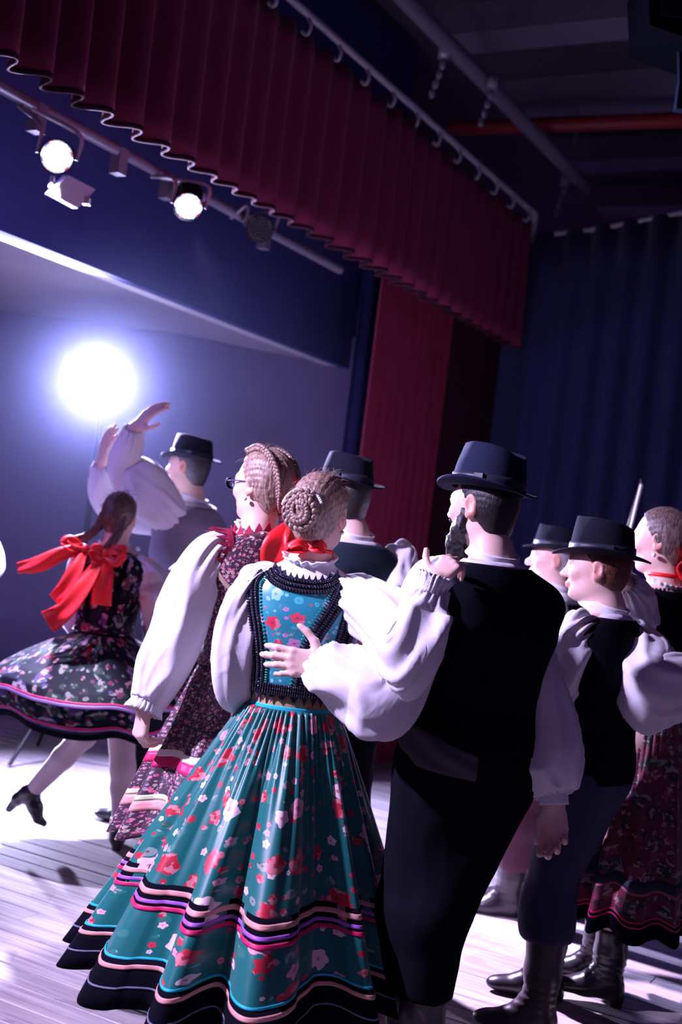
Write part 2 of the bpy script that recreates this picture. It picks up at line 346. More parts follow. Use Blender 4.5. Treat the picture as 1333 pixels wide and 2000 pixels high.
def drape(name, p0, p1, z0, z1, period, amp, mat, label, cat, seed=0, nz_=14, per=12, top=None, group=None, parent=None, sharp=1.0, solid=.006, hang=.4):
    """a pleated curtain between two floor points"""
    p0 = np.asarray(p0, float).copy(); p1 = np.asarray(p1, float).copy(); p0[2] = p1[2] = 0; L = np.linalg.norm(p1 - p0); T = (p1 - p0) / L; Nn = np.array([-T[1], T[0], 0])
    n = max(8, int(L / period * per)); r = np.random.default_rng(seed); s = np.linspace(0, L, n)
    ph = 2 * np.pi * s / period + 1.1 * np.sin(s * 1.7 + seed) + .6 * np.sin(s * 4.1 + seed * 2)
    zz = np.linspace(0, 1, nz_); P = np.zeros((n, nz_, 3))
    for j, f in enumerate(zz):
        k = 1 - hang + hang * f                  # folds open towards the hem
        wv = np.sin(ph + .25 * f * np.sin(s * 3)); wv = np.sign(wv) * np.abs(wv) ** sharp
        off = amp * k * wv * (1 + .3 * np.sin(s * 2.3 + seed))
        zt = z1 if top is None else z1 + (top - z1) * s / L
        P[:, j] = p0 + T * s[:, None] + Nn * off[:, None]; P[:, j, 2] = zt + (z0 - zt) * f
    v, q = grid(P); o = mk(name, v, q, mat=mat, solid=solid, parent=parent)
    if label: tag(o, label, cat, group)
    return o, P
# red valance
VN = 3.46
pc = on_n(1008, 640, VN); VZ0 = on_n(700, 506, VN)[2]; VZ1 = on_n(1022, 425, VN)[2]; TC = tt(pc)
val, PV = drape('curtain_valance', nt(VN, -1.2), nt(VN, TC), VZ0, VZ1, .195, .05, M_red, 'red pleated velvet valance hanging across the stage top', 'curtain', 3, 10, 14, sharp=.8, hang=.5)
hem = PV[:, -1]; out = np.concatenate([np.stack([hem + [0, 0, .008], hem + [0, 0, -.012]], 1)[:, :, :]], 0)
v, q = grid(out); mk('hem', v, q, mat=M_hem, parent=val, solid=.009)
# valance rail with gliders
rail = empty('curtain_rail', nt(VN, TC, VZ1 + .06)); tag(rail, 'long thin steel curtain rail above the red valance', 'curtain rail')
RZ = on_n(1034, 414, VN)[2]
MB().tube([nt(VN - .03, -1.2, RZ), nt(VN - .03, TC + .03, RZ)], .022, 8).build('rail_tube', M_steel, rail)
MB().tube([nt(VN - .03, TC + .03, RZ), nt(VN - .03, TC + .03, RZ - .22)], .03, 8).build('end_bracket', M_steel, rail)
hm = None
for k in range(26):
    t0 = TC - .12 - k * .33
    mb = MB(); mb.tube(smooth_path([nt(VN - .03, t0, RZ - .02), nt(VN - .05, t0, RZ - .06), nt(VN - .03, t0 + .01, RZ - .10), nt(VN, t0, RZ - .085)], 9), .012, 6); mb.build('glider_hook', M_steel, rail)
# red legs and the maroon wall beside the opening
LN = 3.72
la = on_n(712, 800, LN); lb = on_n(856, 800, LN)
drape('stage_curtain', nt(LN, tt(la)), nt(LN, tt(lb)), .02, 4.2, .13, .035, M_red2, 'tall red velvet side curtain below the valance end', 'curtain', 5, 10, 14, hang=.25)
wa = on_n(850, 800, 3.85); wb = on_n(1012, 800, 3.85)
slab('wall_right', nt(3.88, (tt(wa) + tt(wb)) / 2, 2.1), (tt(wb) - tt(wa) + .1, .06, 4.2), [VD, ND, UP], M_maroon, 'dark maroon wall strip beside the red side curtain')
na = on_n(676, 850, 4.2); nb = on_n(750, 850, 4.2)
drape('stage_curtain', nt(4.2, tt(na)), nt(4.2, tt(nb) + .4), .02, 4.3, .2, .02, M_navy, 'narrow navy side curtain between back wall and red curtain', 'curtain', 8, 10, 14)
# navy wall of curtain on the right
CT = TC + .12
ra = on_t(1020, 463, CT); rb = on_t(1333, 415, CT); far = ra + (rb - ra) * 1.8
drape('backdrop_curtain', (ra[0] - .05, ra[1], 0), far, .02, ra[2] - .01, .24, .06, M_navy2, 'tall dark navy backdrop curtain in deep folds behind the musicians', 'curtain', 11, 12, 14, top=far[2] - .01)
mb = MB(); pts = smooth_path([ra, ra * .5 + rb * .5 + [0, 0, -.025], rb, far], 60); mb.tube(pts, .018 + .005 * (np.arange(60) % 3 == 0), 8); tag(mb.build('curtain_rope', M_steel), 'pale rope rail along the top of the navy backdrop', 'rope')
# dark ceiling, beams, pipes
CZ = 5.4
slab('ceiling', nt(2.0, 7.5, CZ + .1), (13.0, 12.0, .2), [VD, ND, UP], M_dark, 'dark concrete hall ceiling')
for k, t0 in enumerate(np.arange(5.2, 13.0, 1.35)):
    slab('trim_%d' % (k + 2), nt(.0, t0, CZ - .11), (.34, 8.0, .22), [VD, ND, UP], M_beam, 'dusty grey beam under the hall ceiling, number %d from the front' % (k + 1))
def pipe(name, a, b, r, mat, label, cat='pipe', ext=0.0):
    d = unit(b - a); return tag(MB().tube([a - d * ext, b + d * ext], r, 10).build(name, mat), label, cat)
pp = empty('ceiling_pipe', on_z(970, 180, 4.75)); tag(pp, 'thick grey pipe hung under the hall ceiling with hanging clamps', 'pipe')
pa_, pb_ = on_z(800, 8, 4.75), on_z(1148, 368, 4.75); d_ = unit(pb_ - pa_)
MB().tube([pa_ - d_ * 1.5, pb_], .055, 10).build('pipe_tube', M_beam, pp)
for px_, py_ in ((868, 100), (962, 160), (1105, 352)):
    c = on_z(px_, py_, 4.72); mb = MB(); mb.box(c, (.07, .07, .09)); mb.build('clamp', M_steel, pp)
    mb = MB()
    for j in range(4): mb.ball(c + [-.015 * j, 0, -.09 - .065 * j], (.022, .012, .036), nu=6, nv=4)
    mb.build('chain', M_steel, pp)
pr = empty('ceiling_pipe', on_z(1100, 243, 4.95)); tag(pr, 'dark red pipe running across the ceiling above the backdrop', 'pipe')
ra_, rb_ = on_z(880, 251, 4.95), on_z(1333, 234, 4.95); MB().tube([ra_, rb_ + unit(rb_ - ra_) * 1.0], .06, 10).build('pipe_tube', M_rpipe, pr)
c = on_z(1122, 290, 4.8); MB().tube([c + [0, 0, .35], c - [0, 0, .0]], .012, 6).build('hanger', M_steel, pr)
# black loudspeaker cluster at the top right
sp = empty('loudspeaker', at(1310, 40, 5.2)); tag(sp, 'black hanging loudspeaker cut by the top right corner', 'loudspeaker')
c = at(1305, 20, 5.2); sec = np.array([[-.10, -.14], [.16, -.20], [.16, .30], [-.10, .30], [-.14, .1]])
Pp = np.stack([np.stack([c[0] + sec[:, 0], np.full(5, c[1] + y_), c[2] + sec[:, 1]], 1) for y_ in (-.15, .2)]); v, q = grid(Pp, wrap_v=True)
mb = MB(); mb.add(v, q); mb.add(Pp[0], None, [[0, 1, 2], [0, 2, 3], [0, 3, 4]]); mb.add(Pp[1], None, [[2, 1, 0], [3, 2, 0], [4, 3, 0]]); mb.build('cabinet', cloth('matt black cabinet', (.0035, .0035, .006), 1.0, spec=.0), sp, smooth=False)
mb = MB(); mb.box(c + [.03, -.16, .05], (.2, .012, .3)); mb.build('grille', cloth('speaker grille', (.01, .01, .014), .6), sp, smooth=False)
mb = MB(); c2 = at(1333, 190, 5.2); mb.box(c2, (.05, .05, .12)); mb.tube([c + [.07, 0, -.1], c2], .02, 8); mb.build('bracket', hard('blue black bracket', (.006, .010, .03), .7, spec=.1), sp, smooth=False)

# light bar and pars
bar = empty('light_bar', nt(BAR_N, 4.0, BAR_Z)); tag(bar, 'grey steel lighting bar behind the red valance', 'light bar')
ba, bb = on_n(0, 178, BAR_N + .12), on_n(665, 522, BAR_N + .12); bz = .5 * (ba[2] + bb[2])
MB().tube([nt(BAR_N + .12, tt(ba) - 2.2, bz), nt(BAR_N + .12, tt(bb), bz)], .028, 10).build('bar_tube', M_beam, bar)
for px_, py_ in ((75, 215), (236, 290), (330, 340), (520, 440)):
    c = nt(BAR_N + .12, tt(on_n(px_, py_, BAR_N + .12)), bz); MB().box(c - [0, 0, .05], (.06, .06, .13), [VD, ND, UP]).build('bar_clamp', M_beam, bar, smooth=False)
M_led = glow('white stage led', (.80, .82, 1.0), 22.0); M_ledr = glow('red stage led', (1.0, .12, .16), 9.0); M_ledb = glow('blue stage led', (.18, .22, 1.0), 12.0)
M_lens = hard('dark lens ring', (.05, .05, .07), .2); M_off = hard('unlit grey lens', (.30, .28, .34), .35)
def par(pos, aim, label, lit=True, r=.072):
    p = empty('par_light', pos); tag(p, label, 'stage light', 'par lights on the bar')
    ax = unit(aim - pos); T, A = None, unit(np.cross(ax, UP)); B = np.cross(A, ax)
    prof = [(-.20, .035), (-.19, .06), (-.15, .07), (-.05, r * .95), (.0, r * 1.06), (.012, r * 1.06), (.012, r * .96)]
    th = np.linspace(0, 2 * np.pi, 24, endpoint=False)
    P = np.array([[pos + ax * a + rr * (np.cos(t) * A + np.sin(t) * B) for t in th] for a, rr in prof]); v, q = grid(P, wrap_v=True); mk('housing', v, q[:, ::-1], mat=M_black, parent=p)
    mb = MB(); mb.tube([pos + ax * -.002, pos + ax * .004], r * .96, 24); mb.build('lens', M_lens if lit else M_off, p)
    mb = MB(); s = r * .27; k = 0
    for i in range(-3, 4):
        for j in range(-3, 4):
            x, y = (i + j / 2) * s, j * s * .866
            if abs(i + j) <= 3:
                edge = max(abs(i), abs(j), abs(i + j)) == 3; m = 0 if not edge else (0, 1, 0, 2)[k % 4]; k += 1
                mb.ball(pos + ax * .008 + A * x + B * y, s * .5, nu=7, nv=4, m=m)
    mb.build('led_array', [M_led, M_ledr, M_ledb] if lit else [M_lens], p)
    mb = MB(); side = r * 1.15; top = nt(BAR_N + .12, tt(pos), bz - .03)
    mb.tube(smooth_path([pos + A * side, pos + A * side + UP * .12, top + A * .03], 8), .010, 6); mb.tube(smooth_path([pos - A * side, pos - A * side + UP * .12, top - A * .03], 8), .010, 6); mb.build('yoke', M_steel, p)
    return p
par(PAR1, CAM + [0.2, 0, 0], 'lit stage light with white led cluster above the pale square panel')
par(PAR2, at(900, 1500, 3.4) + [-.9, 0, 0], 'lit stage light with white led cluster nearest the red valance')
par(on_n(508, 447, BAR_N - .05), CAM + [.4, 0, .4], 'unlit grey stage light to the right of both lit ones', False, .072)
par(PAR3, at(640, 1250, 3.6), 'stage light on the bar beyond the left edge')
par(PAR4, at(620, 1300, 3.6), 'foremost stage light beyond the left edge')
fp = empty('added_floor_light', (ADDED_PAR[0], ADDED_PAR[1], 0)); tag(fp, 'added low stage light on a short stand, unseen beyond the left edge', 'stage light')
ax = unit(np.array([-1.1, 5.0, 0.0]) - ADDED_PAR); A_ = unit(np.cross(ax, UP)); B_ = np.cross(A_, ax); th = np.linspace(0, 2 * np.pi, 20, endpoint=False)
P = np.array([[ADDED_PAR + ax * a + rr * (np.cos(t) * A_ + np.sin(t) * B_) for t in th] for a, rr in ((-.2, .04), (-.18, .07), (-.03, .08), (.0, .09), (.01, .085))]); v, q = grid(P, wrap_v=True); mk('housing', v, q[:, ::-1], mat=M_black, parent=fp)
MB().tube([ADDED_PAR - ax * .01, ADDED_PAR + ax * .004], .084, 20).build('lens', M_led, fp); MB().tube([(ADDED_PAR[0], ADDED_PAR[1], .01), (ADDED_PAR[0], ADDED_PAR[1], .55)], .02, 8).build('stand', M_black, fp); MB().tube([(ADDED_PAR[0], ADDED_PAR[1], 0), (ADDED_PAR[0], ADDED_PAR[1], .02)], .16, 20).build('base_plate', M_black, fp)
# pale square frame below the first par
c = on_n(143, 375, BAR_N - .12); ctr = [on_n(x, y, BAR_N - .12) for x, y in ((98, 378), (133, 342), (187, 370), (152, 407))]
fr = empty('flood_light', c); tag(fr, 'pale square flood light panel hanging below the first lit light', 'stage light')
ctr = np.array(ctr); nn = unit(np.cross(ctr[1] - ctr[0], ctr[3] - ctr[0])); nn = nn if nn[1] < 0 else -nn
P = np.concatenate([ctr, ctr - nn * .03]); mk('panel', P, [[0, 1, 2, 3], [7, 6, 5, 4], [0, 4, 5, 1], [1, 5, 6, 2], [2, 6, 7, 3], [3, 7, 4, 0]], mat=hard('pale lilac panel', (.72, .68, .8), .6), parent=fr, smooth=False)
MB().tube([ctr[0] * .7 + ctr[1] * .3 - nn * .03, PAR1 + [-.02, .05, -.08]], .012, 6).build('mount', M_steel, fr); MB().box(.5 * (ctr[2] + ctr[3]) + [0, 0, -.012], (.03, .03, .03)).build('knob', M_steel, fr, smooth=False)

# the glaring follow spot on a stand
fs = empty('follow_spot', (LAMP[0], LAMP[1], 0)); tag(fs, 'glaring white follow spot on a tall stand before the back wall', 'stage light')
ax = unit(CAM - LAMP); A = unit(np.cross(ax, UP)); B = np.cross(A, ax); th = np.linspace(0, 2 * np.pi, 32, endpoint=False)
prof = [(-.32, .05), (-.30, .11), (-.10, .13), (-.02, .14), (.0, .145), (.01, .138)]
P = np.array([[LAMP + ax * a + rr * (np.cos(t) * A + np.sin(t) * B) for t in th] for a, rr in prof]); v, q = grid(P, wrap_v=True); mk('housing', v, q[:, ::-1], mat=M_black, parent=fs)
M_flare = glow('glaring lamp lens', (.86, .90, 1.0), 14.0)
mb = MB(); P = np.array([[LAMP + ax * (.006 + .05 * math.cos(f * 1.57)) + .135 * math.sin(f * 1.57) * (np.cos(t) * A + np.sin(t) * B) for t in th] for f in np.linspace(.02, 1, 7)]); v, q = grid(P, wrap_v=True); mb.add(v, q); mb.build('lens', M_flare, fs)
mb = MB(); g0 = np.array([LAMP[0], LAMP[1] + .1, 0]); mb.tube([g0 + [0, 0, .3], g0 + [0, 0, LAMP[2] - .12]], .018, 8)
for a in (0, 2.1, 4.2): mb.tube([g0 + [0, 0, .55], g0 + [.4 * math.cos(a), .4 * math.sin(a), .01]], .012, 6)
mb.build('stand', M_black, fs)

# haze in the back stage air
hz = MB(); hz.ball(LAMP + [-.1, -.35, -.1], (1.75, 1.15, 1.35), None, 24, 14); haze = tag(hz.build('haze', None, smooth=False), 'thin bluish stage haze around the glaring lamp', 'haze', kind='stuff')
mh = bpy.data.materials.new('stage haze'); mh.use_nodes = True; t = mh.node_tree; t.nodes.remove(t.nodes['Principled BSDF'])
vs_ = t.nodes.new('ShaderNodeVolumeScatter'); vs_.inputs['Color'].default_value = (.55, .62, 1.0, 1); vs_.inputs['Density'].default_value = .011; vs_.inputs['Anisotropy'].default_value = .85
t.links.new(vs_.outputs[0], t.nodes['Material Output'].inputs['Volume']); haze.data.materials.clear(); haze.data.materials.append(mh)
# ================================================================== smooth solid modelling: a distance field and its surface net
class Solid:
    def __init__(s): s.p = []
    def cone(s, a, b, ra, rb, k=.02, sub=False): s.p.append(('c', np.asarray(a, float), np.asarray(b, float), float(ra), float(rb), k, sub)); return s
    def chain(s, pts, rads, k=.02):
        for i in range(len(pts) - 1): s.cone(pts[i], pts[i + 1], rads[i], rads[i + 1], k)
        return s
    def ell(s, c, r, ax=None, k=.02, sub=False):
        s.p.append(('e', np.asarray(c, float), np.eye(3) if ax is None else np.asarray(ax, float), np.broadcast_to(np.asarray(r, float), 3), k, sub)); return s
    def half(s, p, n, k=.01): s.p.append(('h', np.asarray(p, float), unit(n), k)); return s       # keep the side against n
    def mesh(s, h, disp=None, relax=1):
        lo = np.full(3, 1e9); hi = -lo; bb = []
        for p in s.p:
            if p[0] == 'c': r = max(p[3], p[4]); l, u = np.minimum(p[1], p[2]) - r, np.maximum(p[1], p[2]) + r; k, sub = p[5], p[6]
            elif p[0] == 'e': e = np.sqrt(((p[2] * p[3][:, None]) ** 2).sum(0)); l, u = p[1] - e, p[1] + e; k, sub = p[4], p[5]
            else: bb.append(None); continue
            bb.append((l - k - 3 * h, u + k + 3 * h))
            if not sub: lo = np.minimum(lo, l - k * .5 - 3 * h); hi = np.maximum(hi, u + k * .5 + 3 * h)
        n = np.ceil((hi - lo) / h).astype(int) + 1
        D = np.full(n, 1.0, np.float32)
        ax = [(lo[i] + h * np.arange(n[i])).astype(np.float32) for i in range(3)]
        for p, b in zip(s.p, bb):
            if b is None: i0, i1 = np.zeros(3, int), n
            else: i0 = np.maximum(np.floor((b[0] - lo) / h).astype(int), 0); i1 = np.minimum(np.ceil((b[1] - lo) / h).astype(int) + 1, n)
            if (i1 <= i0).any(): continue
            X = ax[0][i0[0]:i1[0], None, None]; Y = ax[1][None, i0[1]:i1[1], None]; Z = ax[2][None, None, i0[2]:i1[2]]
            sl = tuple(slice(i0[i], i1[i]) for i in range(3)); d0 = D[sl]
            if p[0] == 'c':
                a, ab = p[1], p[2] - p[1]; L = float(ab @ ab) + 1e-12
                f = np.clip(((X - a[0]) * ab[0] + (Y - a[1]) * ab[1] + (Z - a[2]) * ab[2]) / L, 0, 1)
                d = np.sqrt((X - a[0] - f * ab[0]) ** 2 + (Y - a[1] - f * ab[1]) ** 2 + (Z - a[2] - f * ab[2]) ** 2) - (p[3] + (p[4] - p[3]) * f); k, sub = p[5], p[6]
            elif p[0] == 'e':
                q = [(X - p[1][0]) * r[0] + (Y - p[1][1]) * r[1] + (Z - p[1][2]) * r[2] for r in p[2]]
                k0 = np.sqrt(sum((q[i] / p[3][i]) ** 2 for i in range(3))); k1 = np.sqrt(sum((q[i] / p[3][i] ** 2) ** 2 for i in range(3))) + 1e-6
                d = k0 * (k0 - 1) / k1; k, sub = p[4], p[5]
            else:
                d = (X - p[1][0]) * p[2][0] + (Y - p[1][1]) * p[2][1] + (Z - p[1][2]) * p[2][2]; k = p[3]
                hh = np.clip(.5 - .5 * (d0 - d) / k, 0, 1); D[sl] = d0 * (1 - hh) + d * hh + k * hh * (1 - hh); continue
            if sub: hh = np.clip(.5 - .5 * (d0 + d) / k, 0, 1); D[sl] = d0 * (1 - hh) - d * hh + k * hh * (1 - hh)
            else: hh = np.clip(.5 + .5 * (d0 - d) / k, 0, 1); D[sl] = d0 * (1 - hh) + d * hh - k * hh * (1 - hh)
        if disp is not None:
            m = np.abs(D) < 4 * h; I = np.nonzero(m)
            D[m] -= disp(ax[0][I[0]], ax[1][I[1]], ax[2][I[2]]).astype(np.float32)
        S = D < 0
        cnt = sum(S[i:n[0] - 1 + i, j:n[1] - 1 + j, k:n[2] - 1 + k].astype(np.int8) for i in (0, 1) for j in (0, 1) for k in (0, 1))
        act = (cnt > 0) & (cnt < 8); ijk = np.argwhere(act); idx = np.full(act.shape, -1, np.int32); idx[act] = np.arange(len(ijk))
        c = {(i, j, k): D[ijk[:, 0] + i, ijk[:, 1] + j, ijk[:, 2] + k] for i in (0, 1) for j in (0, 1) for k in (0, 1)}
        acc = np.zeros((len(ijk), 3)); w_ = np.zeros(len(ijk))
        for A in c:
            for x in range(3):
                if A[x] == 0:
                    Bk = tuple(1 if y == x else A[y] for y in range(3)); da, db = c[A], c[Bk]; cr = (da < 0) != (db < 0)
                    f = np.where(cr, da / np.where(cr, da - db, 1), 0); pt = np.tile(np.array(A, float), (len(ijk), 1)); pt[:, x] = f
                    acc += pt * cr[:, None]; w_ += cr
        V = lo + h * (ijk + acc / np.maximum(w_, 1)[:, None]); Q = []
        for x in range(3):
            y, z = (x + 1) % 3, (x + 2) % 3
            a = [slice(1, m - 1) for m in n]; a[x] = slice(0, n[x] - 1); b_ = list(a); b_[x] = slice(1, n[x])
            s0, s1 = S[tuple(a)], S[tuple(b_)]; E = np.argwhere(s0 != s1); 
            off = np.array([1, 1, 1]); off[x] = 0; E = E + off
            fl = S[E[:, 0], E[:, 1], E[:, 2]]
            def cell(dy, dz):
                e = E.copy(); e[:, y] += dy; e[:, z] += dz; return idx[e[:, 0], e[:, 1], e[:, 2]]
            qd = np.stack([cell(-1, -1), cell(0, -1), cell(0, 0), cell(-1, 0)], 1); qd[~fl] = qd[~fl][:, ::-1]; Q.append(qd)
        Q = np.concatenate(Q); Q = Q[(Q >= 0).all(1)]
        for _ in range(relax):
            acc = np.zeros_like(V); w_ = np.zeros(len(V))
            for i in range(4):
                a, b_ = Q[:, i], Q[:, (i + 1) % 4]
                for d_ in range(3):
                    acc[:, d_] += np.bincount(a, V[b_, d_], len(V)) + np.bincount(b_, V[a, d_], len(V))
                w_ += np.bincount(a, minlength=len(V)) + np.bincount(b_, minlength=len(V))
            V = .45 * V + .55 * acc / np.maximum(w_, 1)[:, None]
        return V, Q

def frame(fwd, up=(0, 0, 1)):            # rows: right, forward, up
    f = unit(fwd); r = unit(np.cross(f, up)); return np.stack([r, f, np.cross(r, f)])

SKIN = skin_mat('fair skin', (.80, .56, .47))
SHIRT = cloth('white cotton shirt', (.86, .84, .88), .75, sheen=.1, var=.08, scale=10, bump=.2, weave=450, transl=.12, crumple=.22)
LACE = cloth('white lace', (.88, .86, .9), .8, var=.3, scale=260, bump=.7, weave=220)
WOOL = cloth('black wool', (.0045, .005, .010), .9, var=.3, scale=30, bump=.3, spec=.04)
WOOLG = cloth('charcoal lit vest flap', (.075, .068, .085), .8, var=.2, scale=30, spec=.2)  # paler than the black vest wool: light on the flap put into the colour
GREYV = cloth('grey satin vest back', (.20, .17, .24), .6, var=.2, scale=12)
TROU = cloth('black trousers', (.005, .005, .009), .92, var=.3, scale=14, bump=.3, spec=.04)
TROUN = cloth('navy trousers', (.035, .038, .085), .8, var=.3, scale=14, bump=.25, spec=.2)
FELT = cloth('black felt', (.007, .011, .034), .9, sheen=.0, var=.25, scale=40, bump=.25, spec=.2)
FELT2 = cloth('charcoal felt', (.006, .006, .014), .9, var=.25, scale=40, bump=.25, spec=.15)
FELTB = cloth('hat ribbon', (.016, .019, .034), .45, var=.15, scale=60)
LEATH = hard('black boot leather', (.018, .016, .020), .28, var=.3, scale=25, bump=.12)
LEATHB = hard('brown black boot shaft', (.045, .034, .040), .38, var=.3, scale=20, bump=.1)
STOCK = cloth('nude stockings', (.50, .38, .40), .6, var=.1)
REDR = cloth('red satin ribbon', (.80, .012, .018), .45, var=.2, scale=25, spec=.5)
BEAD = hard('black glass bead', (.015, .015, .028), .08, spec=.9)
BEADG = hard('green glass bead', (.01, .22, .17), .08, spec=.9)
NAVYR = cloth('dark navy braid', (.022, .022, .05), .7)
PEARL = hard('pearl', (.85, .83, .85), .15)
GOLD = hard('earring metal', (.75, .68, .62), .2, .9)
TEAL = floral('teal flowered satin', (.0, .155, .135), [(.50, .008, .03), (.62, .03, .06), (.80, .34, .42), (.50, .008, .03), (.86, .60, .64)], .085, .55, True, .36, .25, leaf=(.01, .20, .15), spec=.5, rad=.40)
TEALV = floral('teal flowered vest satin', (.015, .30, .36), [(.70, .03, .08), (.60, .25, .5), (.72, .06, .12), (.25, .65, .75)], .055, .5, True, .38, .25, leaf=(.05, .50, .55), spec=.55, rad=.34)
BURG = floral('dark flowered cotton', (.030, .008, .024), [(.42, .05, .14), (.30, .14, .20), (.36, .28, .20), (.55, .12, .24)], .0145, .7, True, .55, .15, rad=.40)
BLKF = floral('black flowered cotton', (.006, .006, .014), [(.11, .010, .03), (.07, .05, .13), (.02, .05, .04), (.13, .03, .06)], .075, .75, True, .6, .0, leaf=(.010, .04, .03), rad=.5, spec=.08)
WINE = floral('wine flowered cotton', (.13, .010, .030), [(.012, .012, .02), (.20, .03, .06), (.02, .05, .04), (.012, .012, .02)], .055, .85, True, .55, .15, leaf=(.012, .02, .02), rad=.5)
CORAL = cloth('coral ribbon', (.72, .34, .30), .4); PINKR = cloth('magenta ribbon', (.62, .02, .13), .45); VIOL = cloth('violet ribbon', (.38, .12, .55), .4)
TURQ = cloth('turquoise ribbon', (.02, .50, .60), .4); WHITR = cloth('cream ribbon', (.80, .80, .66), .5); VELV = cloth('black velvet band', (.0035, .0035, .008), .95, spec=.05); LILAC = cloth('lilac ribbon', (.36, .20, .48), .45)
H_BLOND = hair_mat('dark blond hair', (.13, .075, .055), (.40, .27, .21)); H_BROWN = hair_mat('brown hair', (.03, .016, .014), (.13, .07, .055)); H_DARK = hair_mat('dark short hair', (.006, .005, .006), (.022, .016, .016), 380)
H_RED = hair_mat('reddish brown hair', (.06, .02, .012), (.20, .07, .035), 300); H_GREY = hair_mat('grey hair', (.22, .2, .2), (.5, .47, .46), 300)
GLASS = hard('glasses frame', (.05, .06, .16), .25); LENSG, _t, _b = new_mat('clear lens'); sock(_b, 'Base Color', (.8, .88, 1, 1)); sock(_b, 'Transmission Weight', 1.0); sock(_b, 'Roughness', .02); sock(_b, 'IOR', 1.2)

# ------------------------------------------------------------------ torso as a lofted surface (rows right, forward, up)
MALE = [(-.12, .165, .125, .0), (0, .170, .125, .0), (.14, .158, .115, .0), (.28, .150, .110, .0), (.42, .165, .118, -.002), (.56, .185, .125, -.006), (.70, .198, .124, -.010), (.80, .204, .112, -.012), (.87, .190, .094, -.012), (.92, .145, .078, -.010), (.96, .088, .068, -.006), (1.0, .062, .062, -.002)]
FEM = [(-.14, .175, .13, -.01), (0, .172, .128, -.008), (.14, .150, .110, 0), (.27, .124, .092, 0), (.40, .130, .098, .004), (.55, .150, .118, .012), (.70, .165, .108, .0), (.80, .168, .092, -.006), (.87, .155, .078, -.008), (.92, .118, .066, -.008), (.96, .074, .058, -.006), (1.0, .054, .054, -.002)]
class Torso:
    def __init__(s, pelvis, neck, fwd, prof, sc=1.0):
        s.o = np.asarray(pelvis, float); s.n = np.asarray(neck, float); up = unit(s.n - s.o); s.L = np.linalg.norm(s.n - s.o); s.R = frame(np.asarray(fwd, float) - up * np.dot(fwd, up), up); s.R = np.stack([s.R[0], np.cross(up, s.R[0]), up])
        a = np.array(prof); f = np.linspace(a[0, 0], a[-1, 0], 140); s.f = f; s.w = np.interp(f, a[:, 0], a[:, 1]) * sc; s.d = np.interp(f, a[:, 0], a[:, 2]) * sc; s.y = np.interp(f, a[:, 0], a[:, 3]) * sc
        k = np.ones(9) / 9
        for nme in ('w', 'd', 'y'):
            v = getattr(s, nme); v2 = np.convolve(np.pad(v, 4, mode='edge'), k, 'valid'); setattr(s, nme, v2)
    def get(s, f): return np.interp(f, s.f, s.w), np.interp(f, s.f, s.d), np.interp(f, s.f, s.y)
    def pt(s, th, f, off=0.0):                    # th 0 = middle of the back, positive to the right
        w_, d, y = s.get(f); e = 2 / 2.35; sn, cs = np.sin(th), np.cos(th)
        x = (w_ + off) * np.sign(sn) * np.abs(sn) ** e; yy = y - (d + off) * np.sign(cs) * np.abs(cs) ** e
        return s.o + x[..., None] * s.R[0] + yy[..., None] * s.R[1] + (np.asarray(f) * s.L)[..., None] * s.R[2]
    def back(s, x, f, off=0.0):                   # a point of the back, x metres right of the spine
        x = np.asarray(x, float); f = np.asarray(f, float); w_, d, y = s.get(f); p = 2.35
        yy = y - (d + off) * np.maximum(1 - np.minimum(np.abs(x) / (w_ + off), .995) ** p, 0) ** (1 / p)
        return s.o + x[..., None] * s.R[0] + yy[..., None] * s.R[1] + (f * s.L)[..., None] * s.R[2]
    def loft(s, name, mat, parent, f0, f1, off=.012, nf=46, nth=84, wr=.0, solid=.004, th=(-math.pi, math.pi), hemfn=None, seed=0, slit=None):
        F = np.linspace(0, 1, nf)[:, None]; TH = np.linspace(th[0], th[1], nth)[None, :]
        lo = f0 + (hemfn(TH) if hemfn else 0 * TH); ff = lo + (f1 - lo) * F
        o2 = off + wr * nzgrid(TH * 3 + seed, ff * 16 + seed, 0 * ff + seed)
        w_, d, y = s.get(ff); e = 2 / 2.35; sn, cs = np.sin(TH), np.cos(TH); x = (w_ + o2) * np.sign(sn) * np.abs(sn) ** e; yy = y - (d + o2) * np.sign(cs) * np.abs(cs) ** e
        P = s.o + x[..., None] * s.R[0] + yy[..., None] * s.R[1] + (ff * s.L)[..., None] * s.R[2]
        UV = np.stack([np.broadcast_to(TH * .15, P.shape[:2]), ff * s.L], -1)
        v, q = grid(P); return mk(name, v, q[:, ::-1], mat=mat, parent=parent, uv=UV.reshape(-1, 2), solid=solid)

